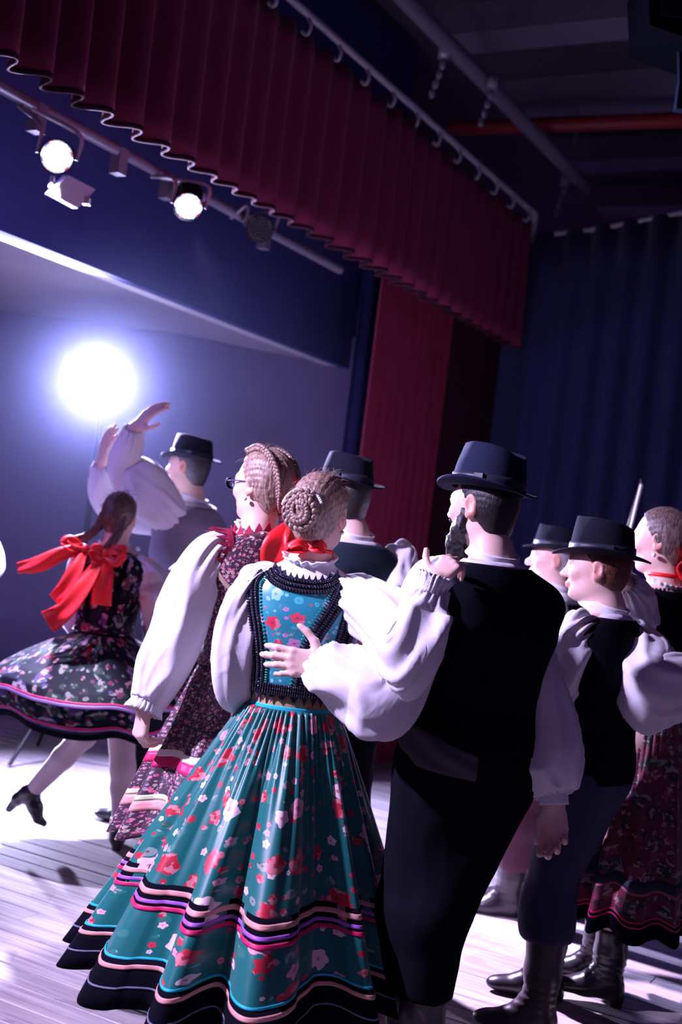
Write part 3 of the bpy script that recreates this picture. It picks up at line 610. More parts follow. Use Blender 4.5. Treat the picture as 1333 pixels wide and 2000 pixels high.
def sleeve(name, ctrl, rad, mat, parent, bag=.0, gather=(.008, .012), fold=.012, seed=0, nr=80, ns=64, ng=15, twist=0.0):
    """a cloth tube: gathers at both ends, drag folds, and cloth that hangs below the arm"""
    pts = smooth_path(ctrl, nr); rr = smooth_path(np.asarray(rad, float), nr)[:, 0]; T, A, B = frames(pts)
    t = np.linspace(0, 1, nr)[:, None]; th = np.linspace(0, 2 * np.pi, ns, endpoint=False)[None, :]
    Nn = np.cos(th)[..., None] * A[:, None] + np.sin(th)[..., None] * B[:, None]
    g = gather[0] * np.exp(-((t - .2) / .13) ** 2) * np.cos(ng * th + 1.5 * np.sin(th * 2 + seed)) + gather[1] * np.exp(-((1 - t) / .13) ** 2) * np.cos(ng * th + 2 * np.sin(th + seed))
    mid = np.clip(np.sin(np.pi * t), 0, 1)
    X = np.cos(th) * 2.2 + seed; Y = np.sin(th) * 2.2 + seed * 1.7; Z = t * 7 + .9 * np.cos(th + seed)
    wp = nzgrid(X * .7, Y * .7, Z * .6); ridge = lambda q: (1 - np.abs(np.sin(q))) ** 1.6
    m1 = np.clip(.5 + nzgrid(X * .9 + 7, Y * .9, Z * .7), 0, 1); m2 = np.clip(.5 + nzgrid(X + 1, Y + 9, Z * .8 + 4), 0, 1); m3 = np.clip(.4 + nzgrid(X * 1.3 + 3, Y * 1.3, Z + 8), 0, 1)
    f = fold * mid ** .6 * (1.3 * m1 * ridge(2.0 * th + 5.5 * t + 1.6 * wp + seed) + 1.2 * m2 * ridge(-1.5 * th + 7.5 * t + 1.8 * wp + seed * .7) + .9 * m3 * ridge(3.5 * th - 4 * t + 2.2 * wp) - .8 + .8 * wp)
    down = np.clip(-Nn[..., 2], 0, 1) ** 1.3
    R = rr[:, None] + g + f
    P = pts[:, None] + Nn * R[..., None]
    P[..., 2] -= bag * (mid ** 1.0) * down
    v, q = grid(P, wrap_v=True); return mk(name, v, q[:, ::-1], mat=mat, parent=parent, solid=.003)

def band(name, c, nrm, r0, r1, hgt, mat, parent, ruffle=0.0, nw=22, nth=72, ry=1.0, fwd=(0, 1, 0), solid=.004, flare=0.0):
    """a ring of cloth: cuff, collar, waistband, ruffle"""
    R = frame(np.asarray(fwd, float) - unit(nrm) * np.dot(fwd, unit(nrm)), nrm); th = np.linspace(0, 2 * np.pi, nth, endpoint=False)[None, :]; h = np.linspace(0, 1, 7)[:, None]
    rr = r0 + (r1 - r0) * h ** 1.3 + ruffle * h * np.cos(nw * th + 2 * np.sin(3 * th)) + flare * h * h
    P = np.asarray(c) + (rr * np.cos(th))[..., None] * R[0] + (rr * ry * np.sin(th))[..., None] * R[1] + ((h - .0) * hgt + .35 * ruffle * np.sin(nw * th + h) * h)[..., None] * R[2]
    v, q = grid(P, wrap_v=True); return mk(name, v, q, mat=mat, parent=parent, solid=solid)

# ------------------------------------------------------------------ head, hands, feet
def head_prims(S, c, R, s=1.0, female=False, ear=True, age=0.0, jaw=1.0):
    P = lambda x, y, z: np.asarray(c) + s * (x * R[0] + y * R[1] + z * R[2])
    E = lambda p, r, k=.015, sub=False, tilt=None: S.ell(P(*p), np.array(r) * s, R if tilt is None else tilt @ R, k * s, sub)
    E((0, -.012, .040), (.074, .096, .083)); E((0, .022, -.022), (.062, .070, .088), .03); E((0, .02, .01), (.068, .072, .06), .02)
    E((0, .056, -.088), (.030 * jaw, .030, .022), .03)
    for sd in (-1, 1):
        E((sd * .040, .012, -.068), (.020, .036, .026), .03); E((sd * .038, .066, -.022), (.022, .018, .018), .02)
    E((0, .078, .026), (.048, .016, .012), .015)
    S.cone(P(0, .090, .012), P(0, .108, -.026), .0075 * s, .0115 * s, .010 * s); E((0, .110, -.029), (.0115, .012, .0095), .008)
    for sd in (-1, 1): E((sd * .012, .100, -.032), (.0075, .010, .0075), .006)
    for sd in (-1, 1):
        E((sd * .031, .096, .006), (.019, .016, .012), .012, True); E((sd * .031, .079, .006), (.0135, .0125, .0115), .003)
        E((sd * .031, .086, .0145), (.017, .008, .0045), .006); 
    E((0, .088, -.056), (.021, .014, .0065), .008); E((0, .086, -.068), (.019, .014, .007), .008); S.cone(P(-.022, .099, -.0615), P(.022, .099, -.0615), .0022 * s, .0022 * s, .003 * s, True)
    E((0, .088, -.078), (.016, .006, .005), .008, True)
    if ear:
        for sd in (-1, 1):
            a = R_(14 * sd); cz = np.array([[math.cos(a), -math.sin(a), 0], [math.sin(a), math.cos(a), 0], [0, 0, 1]]); b = R_(-12); tl = np.array([[1, 0, 0], [0, math.cos(b), math.sin(b)], [0, -math.sin(b), math.cos(b)]]) @ cz
            E((sd * .078, -.014, .000), (.009, .021, .033), .008, tilt=tl); E((sd * .085, -.010, .003), (.007, .012, .021), .004, True, tilt=tl); E((sd * .076, -.004, -.028), (.007, .010, .011), .008)
    if age:
        E((0, .055, -.100), (.03, .02, .015), .02); E((0, .110, -.020), (.010, .012, .014), .01)
def head_col(V, c, R, s, lips=(.85, .42, .42), brow=(.35, .22, .18), cheeks=.10):
    L = ((V - c) @ R.T) / s; col = np.ones((len(V), 3)); inh = (np.abs(L) < .16).all(1)
    def paint(m, cc): col[m & inh] = cc
    x, y, z = L.T; ax_ = np.abs(x)
    ch = np.exp(-((ax_ - .042) ** 2 + (z + .025) ** 2) / .0006) * (y > .03) * inh; col -= ch[:, None] * np.array([.02, 1.3, 1.1]) * cheeks
    er = (ax_ > .074) & (np.abs(z) < .045) & (np.abs(y + .01) < .04); paint(er, (1.0, .70, .66))
    paint((y > .082) & (ax_ < .024) & (np.abs(z + .0615) < .011), lips)
    paint((y > .060) & (ax_ > .013) & (ax_ < .052) & (np.abs(z - .0235) < .0055), brow)
    paint((y > .083) & (np.abs(ax_ - .031) < .011) & (np.abs(z - .006) < .0055), (.95, 1.2, 1.3)); paint((y > .086) & (np.abs(ax_ - .031) < .0052) & (np.abs(z - .006) < .0055), (.10, .12, .14))
    paint((y > .080) & (np.abs(ax_ - .031) < .014) & (np.abs(z - .0135) < .0022), (.25, .15, .13))
    return col
def hand_prims(S, wrist, fdir, back, side, curl=(.3, .4, .2), spread=.10, s=1.0, thumb=(.6, .35), tdown=.25, curls=None):
    y = unit(fdir); z = unit(np.asarray(back, float) - y * np.dot(back, y)); x = np.cross(y, z) * side; o = np.asarray(wrist, float)
    P = lambda a, b, c: o + s * (a * x + b * y + c * z)
    fx = (.029, .0095, -.0105, -.0290); fy = (.088, .092, .087, .078); ln = ((.043, .027, .021), (.047, .031, .022), (.043, .029, .021), (.034, .022, .019)); rd = (.0108, .0110, .0104, .0092)
    tips = []
    S.ell(P(0, .05, -.002), np.array([.036, .045, .0135]) * s, np.stack([x, y, z]), .012 * s); S.cone(P(0, -.05, 0), P(0, .012, 0), .025 * s, .022 * s, .015 * s); S.ell(P(0, 0, 0), np.array([.029, .03, .019]) * s, np.stack([x, y, z]), .012 * s)
    for i in range(4):
        b0 = P(fx[i] * .55, .012, 0); b1 = P(fx[i], fy[i], 0.0); S.cone(b0, b1, .0125 * s, .0115 * s, .010 * s); S.ell(P(fx[i], fy[i] - .002, .004), .0098 * s, None, .006 * s)
        cu = curls[i] if curls else curl; ang = 0.0; sp = spread * (1.5 - i) / 1.5; p = b1; r = rd[i] * s
        for j in range(3):
            ang += cu[j]; d = math.cos(ang) * (math.cos(sp) * y + math.sin(sp) * x) - math.sin(ang) * z; q = p + d * ln[i][j] * s; r2 = r * (.92 if j < 2 else .85)
            S.cone(p, q, r, r2, .0035 * s); p, r = q, r2
        tips.append(p)
    t0 = P(.018, .015, -.006); a, b = thumb; d1 = unit(math.sin(a) * x + math.cos(a) * y - tdown * z); t1 = t0 + d1 * .046 * s; d2 = unit(math.sin(b) * x + math.cos(b) * y - tdown * z); t2 = t1 + d2 * .034 * s; d3 = unit(math.sin(b * .7) * x + math.cos(b * .7) * y - tdown * z); t3 = t2 + d3 * .026 * s
    S.cone(t0, t1, .0165 * s, .013 * s, .014 * s); S.cone(t1, t2, .0118 * s, .0105 * s, .005 * s); S.cone(t2, t3, .0108 * s, .0085 * s, .004 * s)
    return tips
def foot_prims(S, ankle, fdir, s=1.0, up=0.0):
    f = unit(np.array([fdir[0], fdir[1], 0])); a = np.asarray(ankle, float); g = np.array([a[0], a[1], a[2] - .08 * s])
    S.cone(a, g + f * .03 + [0, 0, .035], .036 * s, .032 * s, .03); S.cone(g + f * .03 + [0, 0, .04], g + f * .15 * s + [0, 0, .022], .034 * s, .026 * s, .03); S.cone(a, g - f * .035 + [0, 0, .03], .034 * s, .028 * s, .02)

def boot(parent, ankle, top, fdir, heel=.035, s=1.0, r_top=.062, h=.006, name='boot', mat=None, shaft=True, low=False):
    """a leather boot or heeled shoe: ankle is the ankle centre, the sole lies about 0.10 below"""
    S = Solid(); f = unit(np.array([fdir[0], fdir[1], fdir[2] if len(fdir) > 2 else 0])); a = np.asarray(ankle, float); top = np.asarray(top, float); dn = unit(a - top)
    side = unit(np.cross(f, dn)); f2 = f; g = a + np.array([0, 0, -.095 * s]) if not low else a + dn * .085 * s
    ax = np.stack([side, f2, np.cross(side, f2)])
    if shaft: S.cone(top, a + (top - a) * .35, r_top * s, .054 * s, .02); S.cone(a + (top - a) * .35, a, .054 * s, .043 * s, .03)
    else: S.cone(a + (top - a) * .1, a, .036 * s, .036 * s, .02)
    S.cone(a - dn * .02 * s, g + f2 * .075 * s - dn * .036 * s, .043 * s, .034 * s, .03); S.cone(a, g - f2 * .02 * s - dn * .03 * s, .042 * s, .036 * s, .02)
    S.ell(g + f2 * .0 + dn * -.040 * s, np.array([.038, .055, .042]) * s, ax, .03); S.ell(g + f2 * .085 * s - dn * .026 * s, np.array([.042, .085, .030]) * s, ax, .035); S.ell(g + f2 * .155 * s - dn * .022 * s, np.array([.034, .045, .022]) * s, ax, .02)
    hb = g - f2 * .035 * s - dn * .012 * s
    S.cone(hb, hb + dn * heel * .4, .030 * s, .026 * s, .006); S.cone(hb + dn * heel * .4, hb + dn * heel, .025 * s, .022 * s, .004)
    if shaft: S.half(top - dn * -.01, -dn, .006)
    wr = lambda X, Y, Z: .0022 * np.sin((Z - a[2]) * 260 + 14 * (X - a[0]) + 10 * (Y - a[1])) * np.exp(-((Z - a[2] - .02) / .045) ** 2)
    V, Q = S.mesh(h, wr); return mk(name, V, Q, mat=mat or LEATH, parent=parent)

def hat(parent, c, R, rx=.083, ry=.100, hgt=.115, brim=.052, curl=.02, front=.0, band_w=.034, dent=.03, bow=1, mat=None):
    """a felt hat: R rows right, forward, up; c = centre of the brim plane"""
    mat = mat or FELT; o = empty('hat', np.asarray(c) - np.array(parent.location)); o.parent = parent
    W = lambda x, y, z: np.asarray(c) + np.asarray(x)[..., None] * R[0] + np.asarray(y)[..., None] * R[1] + np.asarray(z)[..., None] * R[2]
    th = np.linspace(0, 2 * np.pi, 64, endpoint=False)[None, :]
    rows = []                                        # (scale, height)
    for f in np.linspace(0, 1, 12): rows.append((1.0 - .13 * f ** 1.5, hgt * f * .9))
    for f in np.linspace(0, 1, 10)[1:]: rows.append(((.87) * math.cos(f * 1.5), hgt * (.9 + .1 * math.sin(f * 1.57))))
    sc = np.array([r[0] for r in rows])[:, None]; hh = np.array([r[1] for r in rows])[:, None]
    x = rx * sc * np.cos(th); y = ry * sc * np.sin(th); z = hh + 0 * th
    pin = np.clip((hh / hgt - .45) / .5, 0, 1) ** 1.2
    fr = np.exp(-((y - ry * .75) / (ry * .38)) ** 2); x = x * (1 - .28 * pin * fr)                      # pinched towards the front
    top = np.clip((hh / hgt - .80) / .2, 0, 1)
    z = z - dent * top * np.exp(-(x / (rx * .36)) ** 2) * np.clip(1.15 - (y / ry + .35) ** 2 * .9, 0, 1) + .012 * pin * (y / ry) * .8
    v, q = grid(W(x, y, z), wrap_v=True); n = len(v); ctr = W(np.array([0.]), np.array([0.]), np.array([hgt - dent]))
    i = np.arange(64); j = (i + 1) % 64; b0 = (len(rows) - 1) * 64
    mk('crown', np.concatenate([v, ctr]), q, np.stack([np.full(64, n), b0 + i, b0 + j], 1), mat=mat, parent=o)
    s = np.linspace(0, 1, 9)[:, None]
    sv = np.abs(np.cos(th)) ** 1.6; z0 = curl * s ** 1.6 * (sv * 1.2 - .25) - front * s * np.clip(np.sin(th), 0, 1) - front * .4 * s * np.clip(-np.sin(th), 0, 1)
    Pt = W((rx + brim * s) * np.cos(th), (ry + brim * s * 1.08) * np.sin(th), z0 + .002); Pb = W((rx - .004 + (brim + .003) * s[::-1]) * np.cos(th), (ry - .004 + (brim * 1.08 + .003) * s[::-1]) * np.sin(th), z0[::-1] - .003)
    v, q = grid(np.concatenate([Pt, Pb]), wrap_u=True, wrap_v=True); mk('brim', v, q, mat=mat, parent=o)
    hb = np.linspace(.002, band_w, 4)[:, None]; scb = 1.0 - .13 * (hb / hgt / .9) ** 1.5
    v, q = grid(W((rx * scb + .003) * np.cos(th), (ry * scb + .003) * np.sin(th), hb + 0 * th), wrap_v=True); bn = mk('hat_band', v, q, mat=FELTB, parent=o, solid=.002)
    mb = MB(); mb.box(W(np.array(-(rx + .005) * bow * .92), np.array(-.03), np.array(band_w * .55)), (.010, .030, band_w * .8), R); mb.build('bow', FELTB, bn, smooth=False)
    return o

def hair_cap(parent, c, R, s, mat, off=.008, front=.045, low=-.06, name='hair', part=None, nape=-.10, h=.006, ripple=.0022, sideburn=0.0):
    S = Solid(); P = lambda x, y, z: np.asarray(c) + s * (x * R[0] + y * R[1] + z * R[2]); o = off
    S.ell(P(0, -.012, .040), (np.array([.074, .096, .083]) + o) * s, R, .01); S.ell(P(0, -.030, -.01), (np.array([.069, .072, .075]) + o * .8) * s, R, .03)
    if nape < -.08: S.ell(P(0, -.060, nape * .75), (np.array([.045, .028, .045])) * s, R, .03)
    # the hairline: forehead plane, and a plane from the temples down behind the ears
    S.half(P(0, front, .06), unit(R[1] * 1.0 - R[2] * .75), .006); S.half(P(0, .0 + sideburn, -.005), unit(R[1] * .95 - R[2] * .55), .006); S.half(P(0, -.02, nape), unit(-R[2]), .008)
    def rip(X, Y, Z):
        L = (np.stack([X, Y, Z], -1) - np.asarray(c)) @ R.T; a = np.arctan2(L[:, 0], L[:, 2] + .05 * s)
        return ripple * (np.sin(a * 46 + L[:, 1] * 60 / s) * .6 + np.sin(a * 91 + L[:, 1] * 110) * .4)
    V, Q = S.mesh(h, rip); return mk(name, V, Q, mat=mat, parent=parent)
def braid(name, pts, w_, mat, parent, n=7.0, seg=10, rs=.42, up=None):
    """three plaited strands along a path"""
    m = max(40, int(n * 14)); p = smooth_path(pts, m); T, A, B = frames(p); t = np.linspace(0, 1, m); wv = np.broadcast_to(np.asarray(w_, float), (m,)) if np.ndim(w_) == 0 else smooth_path(np.asarray(w_), m)[:, 0]
    if up is not None:
        for i in range(m): B[i] = unit(up - T[i] * np.dot(up, T[i])); A[i] = np.cross(B[i], T[i])
    mb = MB()
    for k in range(3):
        ph = 2 * np.pi * n * t / 2 + k * 2 * np.pi / 3; a = np.sin(ph) * wv * .55; b = np.sin(2 * ph) * wv * .26
        mb.tube(p + A * a[:, None] + B * b[:, None], wv * rs, seg)
    return mb.build(name, mat, parent)
def ribbon(name, pts, width, mat, parent, wdir=(0, 0, 1), wave=.0, solid=.003):
    p = smooth_path(pts, 30); w_ = smooth_path(np.asarray(width, float), 30)[:, 0] if np.ndim(width) else np.full(30, float(width)); T = np.gradient(p, axis=0); T /= np.linalg.norm(T, axis=1)[:, None]
    wd = np.asarray(wdir, float); u = wd - T * (T @ wd)[:, None]; u /= np.linalg.norm(u, axis=1)[:, None]; nn = np.cross(T, u); s = np.linspace(-.5, .5, 7)
    P = p[:, None] + u[:, None] * (w_[:, None] * s)[..., None] + nn[:, None] * (wave * np.cos(s * 6 + np.linspace(0, 5, 30)[:, None]))[..., None]
    v, q = grid(P); return mk(name, v, q, mat=mat, parent=parent, solid=solid)
def flyaways(parent, c, R, s, mat, n=60, seed=0, rr=.09, zmin=.0):
    r = np.random.default_rng(seed); mb = MB()
    for k in range(n):
        a = r.uniform(0, 2 * np.pi); e = r.uniform(.0, 1.4); d = np.array([math.cos(a) * math.cos(e), math.sin(a) * math.cos(e), math.sin(e)]); p0 = np.asarray(c) + s * ((d * [.08, .1, .09] + [0, -.012, .045]) @ R)
        tn = unit(np.cross(d, r.normal(size=3))) @ R; dw = d @ R; L = r.uniform(.012, .04)
        mb.tube(np.array([p0, p0 + dw * L * .35 + tn * L * .5, p0 + dw * L * .5 + tn * L]), [.0007, .0006, .0003], 4, False)
    o = mb.build('flyaway_hair', mat, parent); o['kind'] = 'stuff'; return o

def skirt(parent, waist, hem, rw, rh, mat, name='skirt', npl=15, fine=54, amp=.05, bands=(), prof=None, nt_=60, nth=300, seed=0, depth=.85, ell=1.0, rot=0.0, f_amp=.006, power=.85, yaw=0.0, rfn=None, sharp=1.0):
    """a gathered skirt from waist centre to hem centre; bands: (name, t0, t1, material, lift)"""
    waist = np.asarray(waist, float); hem = np.asarray(hem, float); r = np.random.default_rng(seed); ph = r.uniform(0, 6.28, 6)
    def surf(T, TH, lift=0.0):
        e = T ** power if prof is None else np.interp(T, [p[0] for p in prof], [p[1] for p in prof])
        Rh = rh * (rfn(TH) if rfn else 1.0); Rr = rw + (Rh - rw) * e
        a = npl * TH + 1.4 * np.sin(2 * TH + ph[0]) + .9 * np.sin(5 * TH + ph[1]); wv = np.sin(a); wv = np.sign(wv) * np.abs(wv) ** sharp
        fold = amp * np.clip(T, 0, 1) ** 1.1 * wv * (1 + .35 * np.sin(3 * TH + ph[2]))
        fi = f_amp * np.exp(-(T / .30) ** 2) * np.sin(fine * TH + 2.5 * np.sin(7 * TH + ph[3])) + f_amp * .5 * np.sin(npl * 2.7 * TH + ph[4] + 3 * T) * np.clip(T * 3, 0, 1)
        Rr = Rr + fold + fi + lift
        cz = waist + (hem - waist) * (T ** 1.0)[..., None]; zz = (.014 * np.sin(2 * TH + ph[5]) - .02 * wv * .6) * T ** 2
        x = Rr * np.cos(TH); y = Rr * np.sin(TH) * (depth + (ell - depth) * np.clip(T * 1.4, 0, 1))
        return cz + np.stack([x, y, zz], -1)
    T = np.linspace(0, 1, nt_)[:, None]; TH = np.linspace(0, 2 * np.pi, nth)[None, :] + math.pi / 2
    P = surf(T + 0 * TH, TH + 0 * T); L = np.linalg.norm(hem - waist) + (rh - rw) * .4
    UV = np.stack([np.broadcast_to(TH * (rh * .78), P.shape[:2]), np.broadcast_to(T * L, P.shape[:2])], -1)
    v, q = grid(P); o = mk(name, v, q, mat=mat, parent=parent, uv=UV.reshape(-1, 2), solid=.004)
    for nm, t0, t1, m, lift in bands:
        TT = np.linspace(t0, t1, 4)[:, None]; v, q = grid(surf(TT + 0 * TH, TH + 0 * TT, lift)); mk(nm, v, q, mat=m, parent=o, solid=.0025)
    return o, surf

# ------------------------------------------------------------------ a person: joints, then one continuous body
class Person:
    def __init__(s, label, x, y, H, fwd, hfwd, female=False, hs=None, vox=.0065, group=None, lean=(0, 0), bw=1.0, htilt=(0, 0, 0)):
        s.root = empty('person', (x, y, 0)); tag(s.root, label, 'person', group); s.H = H; s.b = np.array([x, y, 0.0]); s.f = unit([fwd[0], fwd[1], 0]); s.vox = vox; s.female = female
        s.r = np.array([s.f[1], -s.f[0], 0]); s.S = Solid(); s.hs = hs or H / 1.75; ln = np.array([lean[0], lean[1], 0.0])
        s.pel = s.b + UP * .53 * H; s.neck = s.b + UP * .845 * H + ln; s.hc = s.b + UP * (H - .128 * s.hs) + ln * 1.25 + s.f * .012 + np.array([htilt[0], htilt[1], htilt[2]]); s.HR = frame(unit(np.array([hfwd[0], hfwd[1], hfwd[2] if len(hfwd) > 2 else 0.0])), (0, 0, 1))
        s.t = Torso(s.pel, s.neck, s.f, FEM if female else MALE, H / 1.72 * bw); sw = (.098 if female else .112) * H * bw
        s.sh = {k: s.b + ln * .95 + UP * .80 * H + s.r * sw * sd for k, sd in (('L', -1), ('R', 1))}; s.hipj = {k: s.b + UP * .52 * H + s.r * .055 * H * sd for k, sd in (('L', -1), ('R', 1))}
    def head(s, **kw):
        head_prims(s.S, s.hc, s.HR, s.hs, s.female, **kw); nk = .047 if s.female else .056
        s.S.cone(s.hc - s.HR[2] * .05 * s.hs - s.HR[1] * .022 * s.hs, s.neck + UP * -.02, nk * s.hs, nk * 1.06 * s.hs, .025)
    def trunk(s):
        t = s.t; ax = t.R
        for f, k in ((.02, .82), (.3, .82), (.55, .82), (.74, .8)):
            w_, d, y = t.get(f); s.S.ell(t.o + ax[2] * f * t.L + ax[1] * y, (w_ * k, d * k, .13), ax, .05)
        s.S.cone(s.sh['L'] * .75 + s.sh['R'] * .25, s.sh['L'] * .25 + s.sh['R'] * .75, .05, .05, .05); s.S.cone(s.neck - UP * .06, s.neck + UP * .01, .055, .05, .04)
    def arm(s, k, el, wr, hand=None, ru=.044, rl=.036):
        sh = s.sh[k]; s.S.chain([sh, np.asarray(el), np.asarray(wr)], [ru, rl * 1.02, .024], .02)
        if hand: s.tips = hand_prims(s.S, wr, side=(1 if k == 'L' else -1), s=s.hs * (.94 if s.female else 1.04), **hand)
    def sleeve(s, k, pts, rads, bag=.03, mat=None, **kw):
        i = s.r * (1 if k == 'L' else -1); sh = s.sh[k]
        return sleeve('sleeve', [sh + i * .085 - UP * .02, sh + i * .03 - UP * .004] + list(pts), [.035, rads[0] * .95] + list(rads[1:]), mat or SHIRT, s.root, bag, **kw)
    def leg(s, k, kn, an, fdir=None, r=(.078, .052, .036), foot=False):
        s.S.chain([s.hipj[k], np.asarray(kn), np.asarray(an)], list(r), .03)
        if foot: foot_prims(s.S, an, s.f if fdir is None else fdir)
    def legs_down(s, spread=.0, fd=None, stagger=0.0):
        out = {}
        for k, sd in (('L', -1), ('R', 1)):
            j = s.hipj[k]; kn = np.array([j[0], j[1], .285 * s.H]) + s.r * spread * sd * .5 + s.f * .02 + s.f * stagger * sd * .5; an = np.array([j[0], j[1], .105]) + s.r * spread * sd + s.f * stagger * sd; s.leg(k, kn, an, fd); out[k] = (kn, an)
        return out
    def finish(s, mat=None, **kw):
        V, Q = s.S.mesh(s.vox); col = head_col(V, s.hc, s.HR, s.hs, **kw); mk('body', V, Q, mat=mat or SKIN, parent=s.root, col=col); return s
    def hp(s, x, y, z): return s.hc + s.hs * (x * s.HR[0] + y * s.HR[1] + z * s.HR[2])
    def collar(s, mat, r0=.060, r1=.068, h=.04, ruffle=0.0, name='collar', dz=-.025, **kw):
        n_ = unit(s.neck - s.pel + .15 * s.f * -1); return band(name, s.neck + UP * dz, n_, r0 * s.hs, r1 * s.hs, h, mat, s.root, ruffle, fwd=s.f, **kw)
    def trousers(s, legs, mat, r=(.105, .082, .064), top=.60, h=.010, bag=.0, name='trousers', cut=None):
        S = Solid(); w_, d, y = s.t.get(0.05); S.ell(s.pel + UP * .02, (w_ * 1.04, d * 1.08, .16), s.t.R, .03); S.ell(s.pel + UP * .10, (w_ * .98, d * 1.02, .12), s.t.R, .03)
        for k in ('L', 'R'):
            kn, an = legs[k]; S.chain([s.hipj[k] - UP * .02, kn], [r[0], r[1]], .05); lo = kn + (an - kn) * .55; S.cone(kn, lo, r[1], r[2], .03)
            if bag: S.ell(kn + (an - kn) * .22, (r[1] * 1.02 + bag * .3, r[1] * 1.02 + bag * .3, .09), None, .06)
        S.half(s.pel + UP * (top - .53) * s.H, UP, .01)
        if cut is not None: S.half(np.array([0, 0, cut]), -UP, .02)
        b = s.b
        dp = lambda X, Y, Z: .006 * nzgrid((X - b[0]) * 16, (Y - b[1]) * 16, (Z) * 9 + 2) + .004 * (1 - np.abs(nzgrid((X - b[0]) * 30, (Y - b[1]) * 30, Z * 18)))
        V, Q = S.mesh(h, dp); return mk(name, V, Q, mat=mat, parent=s.root)
# ================================================================== the dancers
H_MID = hair_mat('mid brown hair', (.05, .03, .028), (.20, .13, .11))
def X_(px, py, Y): return at(px, py, Y)[0]

# ---------------------------------------------------------------- woman in the teal dress
YA = 3.65
A = Person('woman in teal flowered vest and skirt with braided bun, seen from behind', X_(603, 1120, YA), YA, 1.685, (.12, 1), (.40, .92, .02), True, vox=.0048, htilt=(.012, 0, 0))
A.head(); A.trunk()
elA, wrA = at(806, 1262, 3.26), at(850, 1138, 3.27)
A.arm('R', elA, wrA, dict(fdir=(.50, .42, .72), back=(-.30, -.80, .50), curls=[(.75, .75, .4), (.8, .8, .4), (.85, .85, .4), (.9, .85, .4)], spread=.10, thumb=(.95, .75), tdown=-.1))
elAl, wrAl = at(462, 1290, 3.62), at(530, 1345, 3.92)
A.arm('L', elAl, wrAl, dict(fdir=(.8, .3, .2), back=(-.3, .9, 0)))
lgA = A.legs_down(.03); A.finish()
A.t.loft('vest', TEALV, A.root, .265, .895, .014, hemfn=lambda t: 0 * t, wr=.0025)
# neckline frill, collar
A.collar(LACE, .056, .082, .045, .006, 'lace_collar', -.030, nw=16)
A.t.loft('blouse_yoke', LACE, A.root, .80, .995, .010, nf=14)
band('waistband', A.t.o + UP * A.t.L * .175, UP, .131, .128, .06, cloth('tan waist tape', (.50, .30, .16), .8), A.root, ry=.80, fwd=A.f)
# black bead trim on the back: ribbons under rows of beads
BP = lambda pts, off: A.t.back(np.array([p[0] for p in pts]), np.array([p[1] for p in pts]), off)
paths = {'neck': [(-.105, .925), (-.085, .885), (-.05, .862), (0, .855), (.05, .862), (.085, .885), (.105, .925)],
         'left': [(-.135, .91), (-.150, .84), (-.140, .72), (-.122, .60), (-.108, .48), (-.100, .38), (-.098, .30)],
         'right': [(.118, .90), (.112, .82), (.092, .72), (.065, .62), (.045, .52), (.036, .42), (.032, .30)],
         'armhole': [(.135, .91), (.150, .84), (.148, .74), (.140, .64), (.132, .55)],
         'hem': [(-.108, .285), (-.05, .283), (0, .283), (.05, .283), (.108, .285)]}
beads = MB(); greens = MB(); rb = 0
for nm, pth in paths.items():
    sp_ = smooth_path(np.array(pth), 60); wd = .021 if nm != 'hem' else .016; tan = np.gradient(sp_ * [1, A.t.L], axis=0); tan /= np.linalg.norm(tan, axis=1)[:, None]; nrm = np.stack([-tan[:, 1], tan[:, 0] / 1], 1)
    def offp(k, off): q = sp_ + np.stack([nrm[:, 0] * k, nrm[:, 1] * k / A.t.L], 1); return A.t.back(q[:, 0], q[:, 1], off)
    P = np.stack([offp(k, .0165) for k in np.linspace(-wd, wd, 6)], 1); v, q = grid(P); mk('trim_ribbon', v, q, mat=NAVYR, parent=A.root, solid=.003)
    Lp = np.linalg.norm(np.diff(offp(0, .016), axis=0), axis=1).sum(); nb = int(Lp / .0072)
    for row_ in (-.66, 0, .66):
        c_ = offp(row_ * wd, .0215); cs = smooth_path(c_, nb); tg = np.gradient(cs, axis=0)
        for i in range(nb):
            d = unit(tg[i]); n_ = unit(np.cross(d, A.t.R[1])); ax_ = np.stack([n_, d, np.cross(n_, d)])
            beads.ball(cs[i], (.0068, .0034, .0040), ax_, 6, 4)
    if nm in ('left', 'right'):
        sgn = -1.35 if nm == 'right' else 1.3
        cs = smooth_path(offp(sgn * wd, .0185), int(nb * .8)); tg = np.gradient(cs, axis=0)
        for i in range(len(cs)):
            d = unit(tg[i]); n_ = unit(np.cross(d, A.t.R[1])); greens.ball(cs[i], (.0062, .003, .0034), np.stack([n_, d, np.cross(n_, d)]), 6, 4)
o = beads.build('bead_trim', BEAD, A.root); tag(o, 'rows of black glass beads', kind='stuff'); o = greens.build('bead_edge', BEADG, A.root); tag(o, 'green glass beads', kind='stuff')
def zigzag(name, pts_top, drop, mat, parent, n, nrm=None, solid=.003):
    p = smooth_path(pts_top, 2 * n + 1); mb = MB(); mid = p[1::2] + drop; V = np.concatenate([p, mid]); t_ = [[2 * i, 2 * i + 2, 2 * n + 1 + i] for i in range(n)]; return mk(name, V, None, t_, mat, parent, smooth=False, solid=solid)
th_ = np.linspace(-2.9, 2.9, 41); zigzag('zigzag_trim', A.t.pt(th_, np.full(41, .275), .017), np.array([0, 0, -.034]), NAVYR, A.root, 30)
pn = BP([(-.10, .935), (-.05, .885), (0, .877), (.05, .885), (.10, .935)], .019); zigzag('zigzag_trim', pn, np.array([0, -.002, .024]), NAVYR, A.root, 11)
